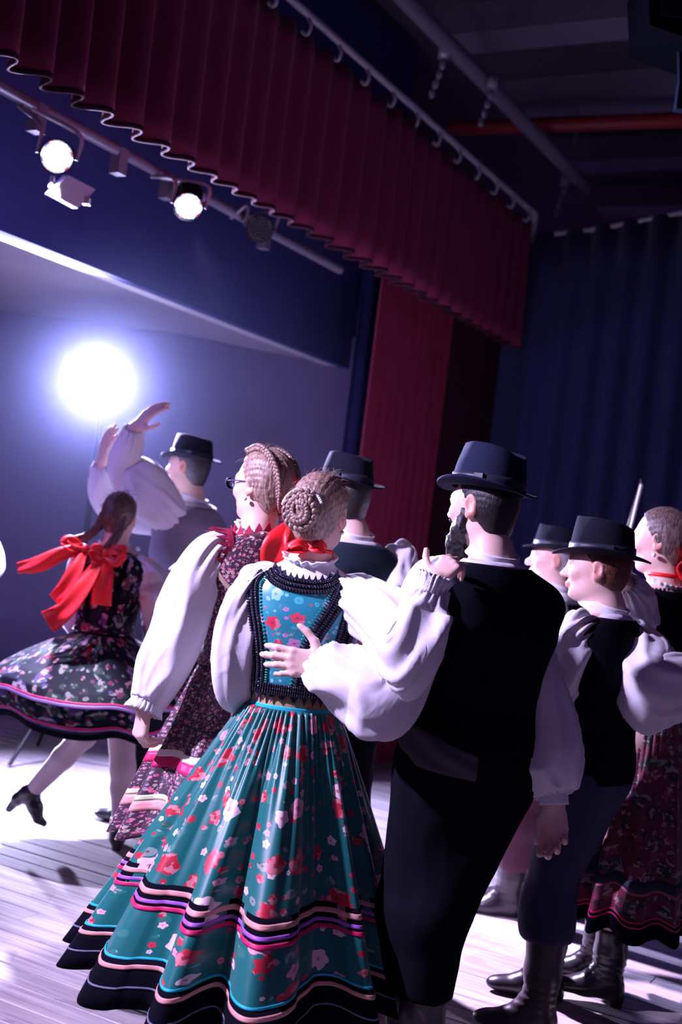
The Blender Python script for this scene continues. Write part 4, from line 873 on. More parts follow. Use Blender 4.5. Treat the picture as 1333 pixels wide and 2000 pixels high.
# sleeves
A.sleeve('R', [A.sh['R'] * .45 + elA * .55 + [0, -.02, .01], elA + [.0, -.01, -.005], elA * .45 + wrA * .55, wrA + [.0, 0, -.01]], [.060, .076, .080, .068, .036], .05, fold=.020, seed=3, gather=(.006, .010))
band('lace_cuff', wrA + [-.012, -.01, -.03], unit(wrA - elA), .036, .046, .05, LACE, A.root, .008, fwd=(0, 1, 0))
A.sleeve('L', [A.sh['L'] * .5 + elAl * .5 + [-.02, 0, 0], elAl + [0, .02, -.02], elAl * .4 + wrAl * .6, wrAl], [.056, .066, .078, .074, .036], .06, fold=.014, seed=8, gather=(.010, .010))
# hair: cap, braided bun, pearl comb, ribbon
hair_cap(A.root, A.hc, A.HR, A.hs, H_BLOND, .010, .05, nape=-.085, ripple=.0024, h=.005)
bun_c = A.hp(-.008, -.112, .002); bx, by, bz_ = A.HR
mb_pts = []
for k in np.linspace(0, 1, 46):
    a = k * 2 * np.pi * 2.15 + 1.0; r = .054 * (1 - .72 * k); mb_pts.append(bun_c + bx * r * math.cos(a) + bz_ * r * math.sin(a) * 1.05 - by * (.008 + .018 * k))
braid('braided_bun', mb_pts, .0155, H_BLOND, A.root, 25, 8, .50, up=-by)
MB().ball(bun_c, (.045, .024, .048), A.HR, 16, 10).build('bun_core', H_BLOND, A.root)
cp = [bun_c + bx * .066 * math.cos(a) + bz_ * .066 * math.sin(a) - by * -.006 for a in np.linspace(.5, 2.9, 26)]
mb = MB()
for p in cp: mb.ball(p - by * .012, .0052, None, 7, 5)
tag(mb.build('pearl_comb', PEARL, A.root), 'row of small pearls over the bun', kind='stuff')
flyaways(A.root, A.hc, A.HR, A.hs, H_BLOND, 70, 1)
for sd in (-1, 1): MB().ball(A.hp(sd * .080, -.002, -.048), .0065, None, 8, 6).build('earring', GOLD, A.root)
nb_ = A.neck - A.f * .062 + UP * .035
MB().tube(smooth_path([A.neck + UP * .03 + .062 * (math.cos(a) * A.r + math.sin(a) * A.f * .9) for a in np.linspace(0, 6.1, 24)], 60), .006, 6).build('neck_ribbon', REDR, A.root)
for pts, wd in (([nb_, nb_ + [-.03, -.01, .012], nb_ + [-.06, -.008, -.008], nb_ + [-.02, -.012, -.010], nb_], [.012, .024, .026, .022, .012]), ([nb_, nb_ + [.025, -.012, .018], nb_ + [.045, -.008, .002], nb_ + [.02, -.014, -.004], nb_], [.012, .026, .028, .02, .012])): ribbon('bow_loop', pts, wd, REDR, A.root, (.2, .6, 1), .002)
# skirt
hemA = np.array([X_(505, 1900, 3.62), 3.63, .185]); wA = A.t.o + UP * A.t.L * .178
wide = lambda th: 1 + .10 * np.cos(th - math.pi) + .03 * np.sin(3 * th)
bA = [('black_ribbon', .612, .696, VELV, .0015), ('coral_ribbon', .628, .645, CORAL, .004), ('violet_ribbon', .660, .672, VIOL, .004), ('magenta_ribbon', .680, .694, PINKR, .004), ('turquoise_ribbon', .838, .846, TURQ, .005), ('velvet_hem', .848, 1.0, VELV, .004), ('coral_ribbon', .862, .876, CORAL, .007), ('silver_braid', .930, .936, cloth('grey braid', (.16, .16, .24), .5, var=.9, scale=120), .007)]
skA, sfA = skirt(A.root, wA, hemA, .133, .465, TEAL, npl=12, fine=58, amp=.078, bands=bA, seed=4, power=.92, rfn=wide, nth=420, nt_=70, f_amp=.0065, sharp=.7)
band('skirt_waistband', wA + [0, 0, -.008], UP, .131, .129, .018, TURQ, A.root, ry=.86, fwd=A.f)
for k in ('L', 'R'): boot(A.root, lgA[k][1] + [0, 0, .0], lgA[k][1] + [0, 0, .22], A.f, .045, .9, name='boot')

# ---------------------------------------------------------------- bearded man in the black vest
YB = 3.53
B = Person('bearded man in black hat and black vest, arm around the teal woman', X_(952, 1200, YB), YB, 1.765, (-.42, .91), (-.74, .67, .0), False, vox=.0048, htilt=(-.038, .03, 0), bw=.98)
B.head(); B.trunk()
elB, wrB = at(772, 1345, 3.36), at(634, 1300, 3.425)
B.arm('L', elB, wrB, dict(fdir=(-1, .10, -.02), back=(.05, -1, .12), curls=[(.12, .45, .35), (.14, .48, .35), (.18, .5, .35), (.22, .55, .35)], spread=.11, thumb=(1.15, .80), tdown=.05), ru=.05)
B.sh['R'] = at(1008, 1165, 3.60); elBr, wrBr = at(1070, 1395, 3.57), at(1082, 1562, 3.52)
B.arm('R', elBr, wrBr, dict(fdir=(.10, -.10, -1), back=(.25, 1, -.1), curls=[(.35, .75, .5), (.42, .85, .5), (.5, .9, .5), (.6, .95, .5)], spread=.10, thumb=(.42, .12), tdown=.35), ru=.05)
lgB = {}
for k, sd, kp, ap in (('L', -1, (805, 1770, 3.50), (795, 2045, 3.50)), ('R', 1, (848, 1740, 3.44), (822, 2030, 3.44))):
    kn, an = at(*kp), at(*ap); an[2] = .105; kn[2] = .48; B.leg(k, kn, an); lgB[k] = (kn, an)
B.finish(brow=(.1, .08, .08))
B.t.loft('vest', WOOL, B.root, .02, .965, .020, wr=.006, nf=60, hemfn=lambda t: .03 * np.cos(t) - .02)
B.t.loft('shirt_body', SHIRT, B.root, .12, .985, .012, wr=.003)
# the vest's waist flap; its paler charcoal stands in for light on it
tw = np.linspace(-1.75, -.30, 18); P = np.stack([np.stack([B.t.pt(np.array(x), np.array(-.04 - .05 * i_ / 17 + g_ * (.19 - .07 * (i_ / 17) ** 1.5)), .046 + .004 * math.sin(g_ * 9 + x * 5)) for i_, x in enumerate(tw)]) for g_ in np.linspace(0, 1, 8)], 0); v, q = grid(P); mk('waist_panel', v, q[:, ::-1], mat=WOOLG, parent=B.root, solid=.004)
B.collar(SHIRT, .066, .068, .036, .0, 'collar', -.012); B.collar(SHIRT, .070, .080, -.026, .0, 'collar_fold', .026)
B.trousers(lgB, TROU, (.130, .098, .078), .60, bag=.0, cut=.26)
for k in ('L', 'R'): boot(B.root, lgB[k][1], lgB[k][1] * .35 + lgB[k][0] * .65, B.f, .03, 1.08, r_top=.070, mat=LEATHB)
B.sleeve('L', [B.sh['L'] * .5 + elB * .5 + [0, -.01, -.01], elB + [0, 0, -.01], elB * .55 + wrB * .45 + [0, 0, -.01], wrB * .90 + elB * .10, wrB + [.012, 0, 0]], [.075, .088, .096, .094, .072, .040], .05, fold=.020, seed=13, gather=(.01, .012), nr=96)
band('cuff', wrB + unit(wrB - elB) * -.035, unit(wrB - elB), .040, .037, .05, SHIRT, B.root, fwd=(0, 1, 0))
B.sleeve('R', [B.sh['R'] * .55 + elBr * .45, elBr, elBr * .45 + wrBr * .55 + [.002, 0, 0], wrBr * .86 + elBr * .14, wrBr + [0, 0, .012]], [.060, .066, .092, .106, .084, .038], .0, fold=.017, seed=21, gather=(.01, .014), nr=96)
band('cuff', wrBr + unit(wrBr - elBr) * -.035, unit(wrBr - elBr), .040, .040, .05, SHIRT, B.root, fwd=(0, 1, 0))
hair_cap(B.root, B.hc, B.HR, B.hs, H_DARK, .004, .05, nape=-.085, ripple=.0012, sideburn=.03, h=.005)
# beard
S = Solid(); P_ = B.hp
S.ell(P_(0, .060, -.105), np.array([.040, .036, .048]) * B.hs, B.HR, .03); S.ell(P_(0, .068, -.15), np.array([.028, .026, .035]) * B.hs, B.HR, .03)
for sd in (-1, 1): S.cone(P_(sd * .064, .012, -.015), P_(sd * .052, .030, -.075), .012, .022, .02); S.cone(P_(sd * .052, .030, -.075), P_(sd * .02, .062, -.115), .024, .030, .03)
S.ell(P_(0, .098, -.046), np.array([.026, .010, .008]) * B.hs, B.HR, .01)
V, Q = S.mesh(.0055, lambda X, Y, Z: .005 * nzgrid(X * 190, Y * 190, Z * 120) + .003 * nzgrid(X * 420, Y * 420, Z * 300)); mk('beard', V, Q, mat=H_DARK, parent=B.root)
hat(B.root, B.hp(0, -.008, .052), frame((-.74, .67, .03), (.04, .06, 1)), .096 * B.hs, .112 * B.hs, .135, .040, .020, .004, .036, .042)

# ---------------------------------------------------------------- woman with glasses behind them
YC = 4.05
C = Person('woman with glasses in dark flowered dress with red bow at her nape', X_(505, 1040, YC), YC, 1.765, (-.40, .92), (-.80, .60, .0), True, vox=.006, htilt=(.0, .0, 0))
C.head(); C.trunk()
elC, wrC = at(352, 1225, 3.90), at(282, 1385, 3.82)
C.arm('L', elC, wrC, dict(fdir=(-.05, .1, -1), back=(-.75, -.6, -.1), curls=[(.75, .85, .5)] * 4, spread=.05, thumb=(.4, .15), tdown=.3))
C.arm('R', C.sh['R'] + [.03, .1, -.27], C.sh['R'] + [-.1, .3, -.35], dict(fdir=(-.5, .8, .1), back=(0, 0, 1)))
lgC = C.legs_down(.03); C.finish()
C.t.loft('vest', BURG, C.root, .20, .955, .014, wr=.003)
C.collar(LACE, .056, .080, .04, .006, 'lace_collar', -.022, nw=15)
bw_ = cloth('burgundy braid', (.26, .012, .05), .7)
sC = C.sh['L']
ringp = [sC + [0, 0, -.015] + C.r * (.055) + .085 * (math.cos(a) * UP * 1.05 + math.sin(a) * C.f) for a in np.linspace(-2.4, 2.2, 15)]
zigzag('zigzag_trim', ringp, -C.r * .045, bw_, C.root, 16, solid=.004); ribbon('armhole_braid', [p + C.r * .006 for p in ringp], .022, bw_, C.root, -C.r, 0)
nk = [C.neck + UP * .006 + .092 * (math.cos(a) * C.r + math.sin(a) * C.f) - UP * .03 * abs(math.cos(a)) for a in np.linspace(0, 6.28, 20)]
zigzag('zigzag_trim', nk, np.array([0, 0, .03]), cloth('wine zigzag', (.40, .02, .07), .7), C.root, 18)
ribbon('gold_braid', smooth_path(A.t.back(np.array([0.]), np.array([.5])), 1) if False else [C.t.pt(np.array(-1.15), np.array(.93), .018), C.t.pt(np.array(-1.0), np.array(.80), .018), C.t.pt(np.array(-.7), np.array(.68), .018), C.t.pt(np.array(-.3), np.array(.60), .018)], .014, cloth('gold braid', (.42, .30, .22), .6), C.root, (1, 0, .4))
C.sleeve('L', [sC * .5 + elC * .5 + [-.005, 0, 0], elC, elC * .5 + wrC * .5, wrC * .88 + elC * .12, wrC + [0, 0, .01]], [.070, .085, .090, .088, .062, .040], .035, fold=.010, seed=31, gather=(.006, .010))
band('lace_cuff', wrC + unit(elC - wrC) * .045, unit(wrC - elC), .042, .056, .055, LACE, C.root, .007)
C.sleeve('R', [C.sh['R'] + [.03, .05, -.15], C.sh['R'] + [.03, .1, -.27], C.sh['R'] + [-.1, .3, -.35]], [.062, .085, .085, .038], .02, seed=33, nr=50, ns=40)
hair_cap(C.root, C.hc, C.HR, C.hs, H_BLOND, .008, .052, nape=-.085, ripple=.0026, h=.0055)
for k, (off_, a0) in enumerate(((-.052, 0), (.052, 0))):
    pts = [C.hp(off_ * f[0], f[1], f[2]) for f in ((.7, .055, .112), (.9, .0, .128), (1.05, -.055, .105), (1.05, -.095, .055), (.8, -.105, .0), (.5, -.095, -.045), (.2, -.088, -.075))]
    braid('braid', pts, .013, H_BLOND, C.root, 19, 8, .5, up=None)
braid('braid', [C.hp(0, -.09, -.075), C.hp(.03, -.11, -.12), C.hp(.035, -.11, -.2), C.hp(.03, -.12, -.30)], .016, H_BLOND, C.root, 12, 8, .5)
ribbon('hair_ribbon', [C.hp(-.01, -.112, .035), C.hp(.03, -.112, .033), C.hp(.06, -.09, .03)], .022, REDR, C.root, (0, 0, 1))
bc = C.hp(.005, -.118, -.105)
ribbon('bow_loop', [bc, bc + [.01, -.03, .04], bc + [.035, -.05, .02], bc + [.03, -.05, -.06], bc], [.02, .05, .06, .05, .02], REDR, C.root, (1, .2, 0), .004)
for pts, wd in (([bc, bc + [-.012, -.045, -.05], bc + [-.02, -.055, -.11], bc + [.015, -.05, -.17]], [.03, .085, .105, .10]), ([bc, bc + [.03, -.05, -.06], bc + [.06, -.05, -.16], bc + [.055, -.04, -.27]], [.03, .07, .09, .09])): ribbon('bow_tail', pts, wd, REDR, C.root, (1, .15, .1), .006)
flyaways(C.root, C.hc, C.HR, C.hs, H_BLOND, 50, 5)
for sd in (-1, 1): MB().ball(C.hp(sd * .082, -.002, -.045), .007, None, 8, 6).build('earring', PEARL, C.root)
gl = MB()
for sd in (-1, 1):
    gl.tube([C.hp(sd * .034 + .025 * math.cos(a), .112, .004 + .020 * math.sin(a)) for a in np.linspace(0, 6.283, 20)], .0022, 6, False); gl.tube([C.hp(sd * .059, .112, .010), C.hp(sd * .074, .06, .012), C.hp(sd * .080, -.005, .012), C.hp(sd * .080, -.03, -.005)], .0022, 6)
gl.tube([C.hp(-.010, .112, .008), C.hp(0, .116, .012), C.hp(.010, .112, .008)], .002, 6); glo = gl.build('glasses', GLASS, C.root)
for sd in (-1, 1):
    pts = np.array([C.hp(sd * .034 + .024 * math.cos(a), .112, .004 + .019 * math.sin(a)) for a in np.linspace(0, 6.283, 20, endpoint=False)]); mk('lens', np.concatenate([pts, pts.mean(0)[None]]), None, [[i, (i + 1) % 20, 20] for i in range(20)], LENSG, glo, solid=.0015)
hemC = np.array([X_(440, 1620, 3.95), 4.0, .50]); wC = C.t.o + UP * C.t.L * .20
bC = [('cream_ribbon', .500, .540, WHITR, .003), ('magenta_ribbon', .540, .600, PINKR, .003), ('dark_stitch', .355, .363, NAVYR, .003), ('lime_ribbon', .755, .785, cloth('lime ribbon', (.55, .62, .36), .5), .003), ('coral_ribbon', .788, .845, CORAL, .003)]
skirt(C.root, wC, hemC, .130, .335, BURG, npl=12, fine=50, amp=.032, bands=bC, seed=9, power=.9, nth=300)
for k in ('L', 'R'): boot(C.root, lgC[k][1], lgC[k][1] + [0, 0, .24], C.f, .045, .92)

# ---------------------------------------------------------------- man in hat behind the teal woman
YD = 4.55
D = Person('man in dark hat and white shirt half hidden behind the teal woman', X_(690, 1060, YD), YD, 1.79, (-.55, .83), (-.70, .71, .0), False, htilt=(-.05, .02, .0))
D.head(); D.trunk(); elD = at(775, 1190, 4.45); wrD = at(700, 1250, 4.3); D.arm('R', elD, wrD, dict(fdir=(-1, 0, 0), back=(0, -1, 0))); D.arm('L', D.sh['L'] + [-.12, .05, -.22], D.sh['L'] + [-.3, .1, -.1], dict(fdir=(-1, 0, .2), back=(0, 0, 1)))
lgD = D.legs_down(.05); D.finish()
D.t.loft('shirt_body', SHIRT, D.root, -.02, .985, .014, wr=.004); D.t.loft('vest', cloth('bottle green vest', (.010, .022, .036), .8), D.root, .0, .962, .022, wr=.003)
D.sleeve('R', [D.sh['R'] + D.r * .02 + UP * .01, D.sh['R'] * .5 + elD * .5, elD, wrD], [.05, .080, .092, .088, .04], .02, seed=41, fold=.016)
D.sleeve('L', [D.sh['L'] + [-.12, .05, -.22], D.sh['L'] + [-.3, .1, -.1]], [.075, .085, .04], .03, seed=43, nr=50, ns=40)
D.collar(SHIRT, .066, .070, .04, dz=-.012); D.trousers(lgD, TROU, (.105, .085, .07), .60)
for k in ('L', 'R'): boot(D.root, lgD[k][1], lgD[k][1] * .3 + lgD[k][0] * .7, D.f, .03, 1.0, h=.009)
hair_cap(D.root, D.hc, D.HR, D.hs, H_DARK, .005, .05, nape=-.085, sideburn=.03)
hat(D.root, D.hp(0, -.008, .048), frame((-.72, .69, .0), (.0, .03, 1)), .088, .108, .120, .048, .02, .006, mat=FELT2)

# ---------------------------------------------------------------- spinning girl with red ribbons
YE = 5.6
E = Person('dancing girl in spinning black flowered skirt with long red hair ribbons', X_(222, 1090, YE), YE, 1.60, (.15, 1), (.25, .97, -.05), True, vox=.0075, hs=.90)
E.head(); E.trunk(); elE = at(318, 1180, 5.55); wrE = at(330, 1260, 5.75)
E.arm('R', elE, wrE, dict(fdir=(0, .5, -.6), back=(.8, 0, 0))); elE2 = at(150, 1200, 5.75); wrE2 = at(165, 1225, 5.95); E.arm('L', elE2, wrE2, dict(fdir=(.3, .8, 0), back=(-.8, 0, 0)))
ST = Solid()
fR = at(236, 1640, 5.62); fL = at(160, 1612, 5.75); lgE = {}
for k, kn, an in (('R', at(240, 1500, 5.55), at(234, 1595, 5.60)), ('L', at(165, 1435, 5.42), at(62, 1546, 5.55))):
    E.leg(k, kn, an, foot=False, r=(.07, .050, .033)); ST.chain([E.hipj[k], kn, kn * .6 + an * .4, an], [.078, .056, .050, .037], .02); lgE[k] = (kn, an)
E.finish(); V, Q = ST.mesh(.008); mk('stockings', V, Q, mat=STOCK, parent=E.root)
kn, an = lgE['R']; an = an.copy(); an[2] = .10; boot(E.root, an, an + [0, 0, .1], (-.25, .9), .05, .86, shaft=False, name='shoe', mat=LEATH)
kn, an = lgE['L']; fd = unit(at(160, 1612, 5.62) - an); 
S = Solid(); toe = at(74, 1599, 5.53); heel = at(18, 1580, 5.57); base = at(36, 1560, 5.56); ank = an
S.cone(ank + (kn - ank) * .06, ank, .034, .038, .02); S.cone(ank, base, .037, .032, .02); S.cone(ank * .8 + base * .2, toe * .6 + ank * .4, .038, .032, .02); S.cone(toe * .6 + ank * .4, toe, .032, .022, .02); S.cone(base, heel, .024, .017, .010); S.cone(toe, at(86, 1608, 5.53), .022, .016, .01)
V, Q = S.mesh(.007); mk('shoe', V, Q, mat=LEATH, parent=E.root)
E.t.loft('vest', BLKF, E.root, .22, .955, .014, wr=.003); band('sash', E.t.o + UP * E.t.L * .20, UP, .124, .122, .06, VELV, E.root, ry=.80, fwd=E.f)
ribbon('vest_braid', [E.t.back(np.array(x), np.array(f), .018) for x, f in ((.09, .9), (.085, .75), (.065, .55), (.05, .3))], .022, VELV, E.root, (1, 0, 0)); ribbon('vest_braid', [E.t.back(np.array(x), np.array(f), .018) for x, f in ((-.09, .9), (-.085, .75), (-.065, .55), (-.05, .3))], .022, VELV, E.root, (1, 0, 0))
E.collar(LACE, .054, .072, .03, .005, 'lace_collar', -.02)
E.sleeve('R', [E.sh['R'] * .5 + elE * .5 + [.01, 0, 0], elE, elE * .4 + wrE * .6 + [0, 0, -.02], wrE], [.055, .078, .088, .08, .036], .03, seed=51, nr=56, ns=44)
E.sleeve('L', [E.sh['L'] * .5 + elE2 * .5, elE2, wrE2], [.055, .074, .08, .036], .04, seed=53, nr=56, ns=44)
hair_cap(E.root, E.hc, E.HR, E.hs, H_BROWN, .009, .05, nape=-.085, ripple=.003, h=.0065)
braid('braid', [E.hp(-.055, -.07, .0), E.hp(-.075, -.08, -.07), E.hp(-.11, -.11, -.12), E.hp(-.17, -.13, -.15), E.hp(-.215, -.14, -.165)], .021, H_BROWN, E.root, 13, 8, .5)
braid('braid', [E.hp(.05, -.075, .0), E.hp(.05, -.09, -.07), E.hp(.03, -.12, -.14), E.hp(-.005, -.14, -.20)], .021, H_BROWN, E.root, 12, 8, .5)
flyaways(E.root, E.hc, E.HR, E.hs, H_BROWN, 50, 9)
k1 = at(165, 1072, 5.38); k2 = at(205, 1082, 5.36)
def px_rib(name, pts, wd, wdir): ribbon(name, [at(*p) for p in pts], wd, REDR, E.root, wdir, .006)
px_rib('ribbon_tail', [(165, 1070, 5.38), (120, 1082, 5.34), (75, 1102, 5.32), (34, 1110, 5.32)], [.045, .062, .07, .045], (0, 0, 1))
px_rib('ribbon_tail', [(160, 1078, 5.37), (148, 1110, 5.33), (128, 1150, 5.31), (106, 1172, 5.31)], [.05, .065, .075, .06], (1, 0, .3))
px_rib('ribbon_tail', [(196, 1090, 5.36), (165, 1140, 5.30), (130, 1190, 5.27), (92, 1216, 5.27)], [.05, .08, .085, .10], (1, 0, .5))
px_rib('ribbon_tail', [(208, 1090, 5.36), (205, 1125, 5.33), (200, 1155, 5.33), (198, 1182, 5.34)], [.05, .075, .085, .088], (1, 0, 0))
px_rib('bow_loop', [(165, 1072, 5.38), (140, 1054, 5.36), (126, 1058, 5.35), (140, 1070, 5.35), (165, 1074, 5.37)], [.025, .035, .035, .03, .025], (0, .3, 1))
px_rib('bow_loop', [(205, 1082, 5.36), (222, 1074, 5.34), (240, 1078, 5.33), (225, 1098, 5.33), (206, 1086, 5.35)], [.025, .045, .05, .045, .025], (0, .2, 1))
px_rib('bow_loop', [(205, 1084, 5.36), (192, 1070, 5.34), (180, 1074, 5.34), (190, 1092, 5.34), (205, 1088, 5.35)], [.025, .035, .04, .035, .025], (0, .2, 1))
MB().ball(k1, .022, None, 8, 6).build('bow_knot', REDR, E.root); MB().ball(k2, .022, None, 8, 6).build('bow_knot', REDR, E.root)
for px_, py_ in ((196, 1058), (270, 1072)): MB().ball(at(px_, py_, 5.44), .011, None, 8, 6).build('sequin', PEARL, E.root)
wE = E.t.o + UP * E.t.L * .20; hemE = np.array([wE[0] + .09, wE[1] - .02, .585])
bE = [('lilac_ribbon', .655, .690, LILAC, .006), ('magenta_ribbon', .632, .652, PINKR, .005), ('lilac_ribbon', .905, .925, LILAC, .006), ('magenta_ribbon', .880, .902, PINKR, .005), ('velvet_hem', .93, 1.0, VELV, .014)]
skirt(E.root, wE, hemE, .118, .53, BLKF, npl=9, fine=30, amp=.012, bands=bE, seed=12, prof=[(0, 0), (.15, .33), (.3, .60), (.45, .82), (.56, .95), (.64, 1.0), (.75, 1.01), (.9, 1.0), (1, .985)], nth=200, f_amp=.004)

# ---------------------------------------------------------------- clapping man behind her
YF = 6.1
Fm = Person('man in grey vest and dark hat raising both arms under the glaring lamp', X_(372, 1010, YF), YF, 1.905, (-.94, .34), (-.93, .36, .06), False, vox=.0075, htilt=(-.03, 0, 0), hs=1.02)
Fm.head(); Fm.trunk(); elF = at(246, 905, 5.78); wrF = at(262, 836, 5.68)
Fm.arm('L', elF, wrF, dict(fdir=(.45, -.1, .55), back=(-.4, -.6, .6), curls=[(.15, .25, .2)] * 4, thumb=(.8, .5)))
elF2 = at(222, 965, 6.1); wrF2 = at(200, 905, 5.95); Fm.arm('R', elF2, wrF2, dict(fdir=(.1, -.15, 1), back=(-.6, -.6, 0), curls=[(.2, .3, .2)] * 4))
lgF = {}
for k, kp, ap in (('L', (285, 1430, 6.0), (262, 1560, 6.05)), ('R', (345, 1440, 6.2), (320, 1570, 6.25))):
    kn, an = at(*kp), at(*ap); an[2] = .105; Fm.leg(k, kn, an); lgF[k] = (kn, an)
Fm.finish(); Fm.t.loft('vest', GREYV, Fm.root, .0, .95, .022, wr=.008); Fm.t.loft('shirt_body', SHIRT, Fm.root, -.05, .985, .012, wr=.003)
Fm.collar(SHIRT, .066, .072, .04, dz=-.012); Fm.trousers(lgF, TROU, (.11, .088, .07), .59)
for k in ('L', 'R'): boot(Fm.root, lgF[k][1], lgF[k][1] * .3 + lgF[k][0] * .7, Fm.f, .03, 1.05, h=.009)
Fm.sleeve('L', [Fm.sh['L'] * .7 + elF * .3, Fm.sh['L'] * .35 + elF * .65, elF + [-.01, 0, 0], elF * .45 + wrF * .55, wrF], [.075, .104, .106, .078, .066, .042], .05, seed=61, fold=.012, gather=(.002, .008))
Fm.sleeve('R', [Fm.sh['R'] * .5 + elF2 * .5, elF2, wrF2 * .8 + elF2 * .2, wrF2], [.075, .10, .10, .07, .04], .05, seed=63, nr=56, ns=44)
hair_cap(Fm.root, Fm.hc, Fm.HR, Fm.hs, H_DARK, .005, .05, nape=-.085, sideburn=.03, h=.0075)
hat(Fm.root, Fm.hp(0, -.008, .046), frame((-.93, .36, .02), (.0, .0, 1)), .088, .108, .118, .046, .02, .006, mat=FELT2)

# ---------------------------------------------------------------- boy in hat, right
YG = 4.0
G = Person('boy in black hat and dark vest with red ear, standing right of the bearded man', X_(1180, 1240, YG), YG, 1.625, (-.72, .69), (-.95, .31, .02), False, vox=.0058, hs=.97, htilt=(-.035, 0, 0), bw=.94)
G.head(jaw=.95); G.trunk(); elG = at(1085, 1345, 3.92); wrG = at(1052, 1440, 3.80); G.arm('L', elG, wrG, dict(fdir=(-.3, -.1, -1), back=(-.8, -.5, 0)))
elGr = at(1268, 1325, 3.86); wrGr = at(1390, 1330, 4.05); G.arm('R', elGr, wrGr, dict(fdir=(1, .1, 0), back=(0, -1, 0)))
lgG = {}
for k, kp, ap in (('L', (1075, 1760, 3.98), (1058, 1930, 3.99)), ('R', (1080, 1745, 4.28), (1070, 1900, 4.33))):
    kn, an = at(*kp), at(*ap); an[2] = .105; kn[2] = .44; G.leg(k, kn, an); lgG[k] = (kn, an)
G.finish(brow=(.5, .3, .2)); G.t.loft('vest', WOOL, G.root, -.06, .955, .018, wr=.004); G.t.loft('shirt_body', SHIRT, G.root, -.05, .985, .010)
G.collar(SHIRT, .064, .070, .036, dz=-.010); G.collar(SHIRT, .070, .092, -.030, dz=.024, name='collar_fold')
G.trousers(lgG, TROUN, (.100, .074, .068), .62, bag=.012, cut=.30)
for k in ('L', 'R'): boot(G.root, lgG[k][1], lgG[k][1] * .25 + lgG[k][0] * .75, (-1, .08), .028, 1.04, r_top=.066, mat=LEATHB if k == 'L' else LEATH)
G.sleeve('L', [G.sh['L'] * .55 + elG * .45 + [-.01, -.01, 0], elG, wrG], [.066, .084, .088, .04], .03, seed=71, fold=.016, gather=(.012, .01), ng=13)
G.sleeve('R', [G.sh['R'] * .5 + elGr * .5 + [.02, -.02, 0], elGr + [0, 0, -.005], elGr * .5 + wrGr * .5, wrGr], [.066, .084, .092, .09, .04], .05, seed=73, fold=.016)
hair_cap(G.root, G.hc, G.HR, G.hs, H_RED, .004, .05, nape=-.075, sideburn=.03)
hat(G.root, G.hp(0, -.008, .050), frame((-.95, .31, .0), (.03, .0, 1)), .088, .106, .122, .050, .02, .006, mat=FELT2)

# ---------------------------------------------------------------- old man in hat behind the boy
YI = 5.3
I = Person('older man in small dark hat in profile behind the boy', X_(1080, 1200, YI), YI, 1.66, (-.95, .30), (-.99, .10, .02), False, vox=.0075, htilt=(-.015, 0, -.01))
I.head(age=1.0); I.trunk(); I.arm('L', I.sh['L'] + [-.05, -.02, -.26], I.sh['L'] + [-.25, .02, -.36], dict(fdir=(-1, 0, .1), back=(0, -.3, 1))); I.arm('R', I.sh['R'] + [-.05, .02, -.26], I.sh['R'] + [-.25, -.02, -.34], dict(fdir=(-1, 0, .1), back=(0, .3, 1)))
lgI = {}
for k, kp, ap in (('L', (1010, 1600, 5.25), (1003, 1715, 5.3)), ('R', (1035, 1600, 5.5), (1030, 1700, 5.5))):
    kn, an = at(*kp), at(*ap); an[2] = .105; I.leg(k, kn, an); lgI[k] = (kn, an)
I.finish(lips=(.7, .35, .35), brow=(.7, .65, .62)); I.t.loft('shirt_body', SHIRT, I.root, -.05, .985, .014, wr=.004); I.t.loft('vest', WOOL, I.root, .0, .90, .022, th=(-.9, 1.0))
I.collar(SHIRT, .062, .070, .04, dz=-.012); I.collar(SHIRT, .068, .090, -.03, dz=.026, name='collar_fold'); I.trousers(lgI, cloth('plum breeches', (.09, .035, .06), .8), (.105, .085, .07), .60)
for k in ('L', 'R'): boot(I.root, lgI[k][1], lgI[k][1] * .45 + lgI[k][0] * .55, (-1, .05), .03, 1.1, h=.008)
for k, e, w_ in (('L', [-.05, -.02, -.26], [-.25, .02, -.36]), ('R', [-.05, .02, -.26], [-.25, -.02, -.34])):
    I.sleeve(k, [I.sh[k] + e, I.sh[k] + w_], [.07, .085, .04], .03, seed=81, nr=50, ns=40)
hair_cap(I.root, I.hc, I.HR, I.hs, H_GREY, .003, .04, nape=-.07, h=.0075)
hat(I.root, I.hp(0, -.010, .050), frame((-.99, .10, .04), (.04, 0, 1)), .085, .100, .100, .042, .018, .004, mat=FELT2)

# ---------------------------------------------------------------- woman at the right edge in the wine skirt
YH = 4.38
Hw = Person('woman with pulled back hair and pearl earring in wine flowered skirt, far right', X_(1296, 1160, YH), YH, 1.755, (-.62, .78), (-.86, .51, -.06), True, vox=.0062, hs=.99, htilt=(-.02, 0, 0))
Hw.head(); Hw.trunk(); elH = at(1228, 1200, 4.30); wrH = at(1222, 1140, 4.12); Hw.arm('L', elH, wrH, dict(fdir=(-.6, -.5, .3), back=(0, -.3, 1), curls=[(.5, .6, .4)] * 4))
Hw.arm('R', Hw.sh['R'] + [.12, .05, -.24], Hw.sh['R'] + [.1, .25, -.35], dict(fdir=(0, .9, -.2), back=(1, 0, 0)))
lgH = {}
for k, kp, ap in (('L', (1200, 1780, 4.30), (1188, 1915, 4.33)), ('R', (1175, 1770, 4.48), (1168, 1885, 4.52))):
    kn, an = at(*kp), at(*ap); an[2] = .125; Hw.leg(k, kn, an); lgH[k] = (kn, an)
Hw.finish(); Hw.t.loft('vest', VELV, Hw.root, .20, .955, .014); Hw.collar(LACE, .054, .078, .035, .006, 'lace_collar', -.02)
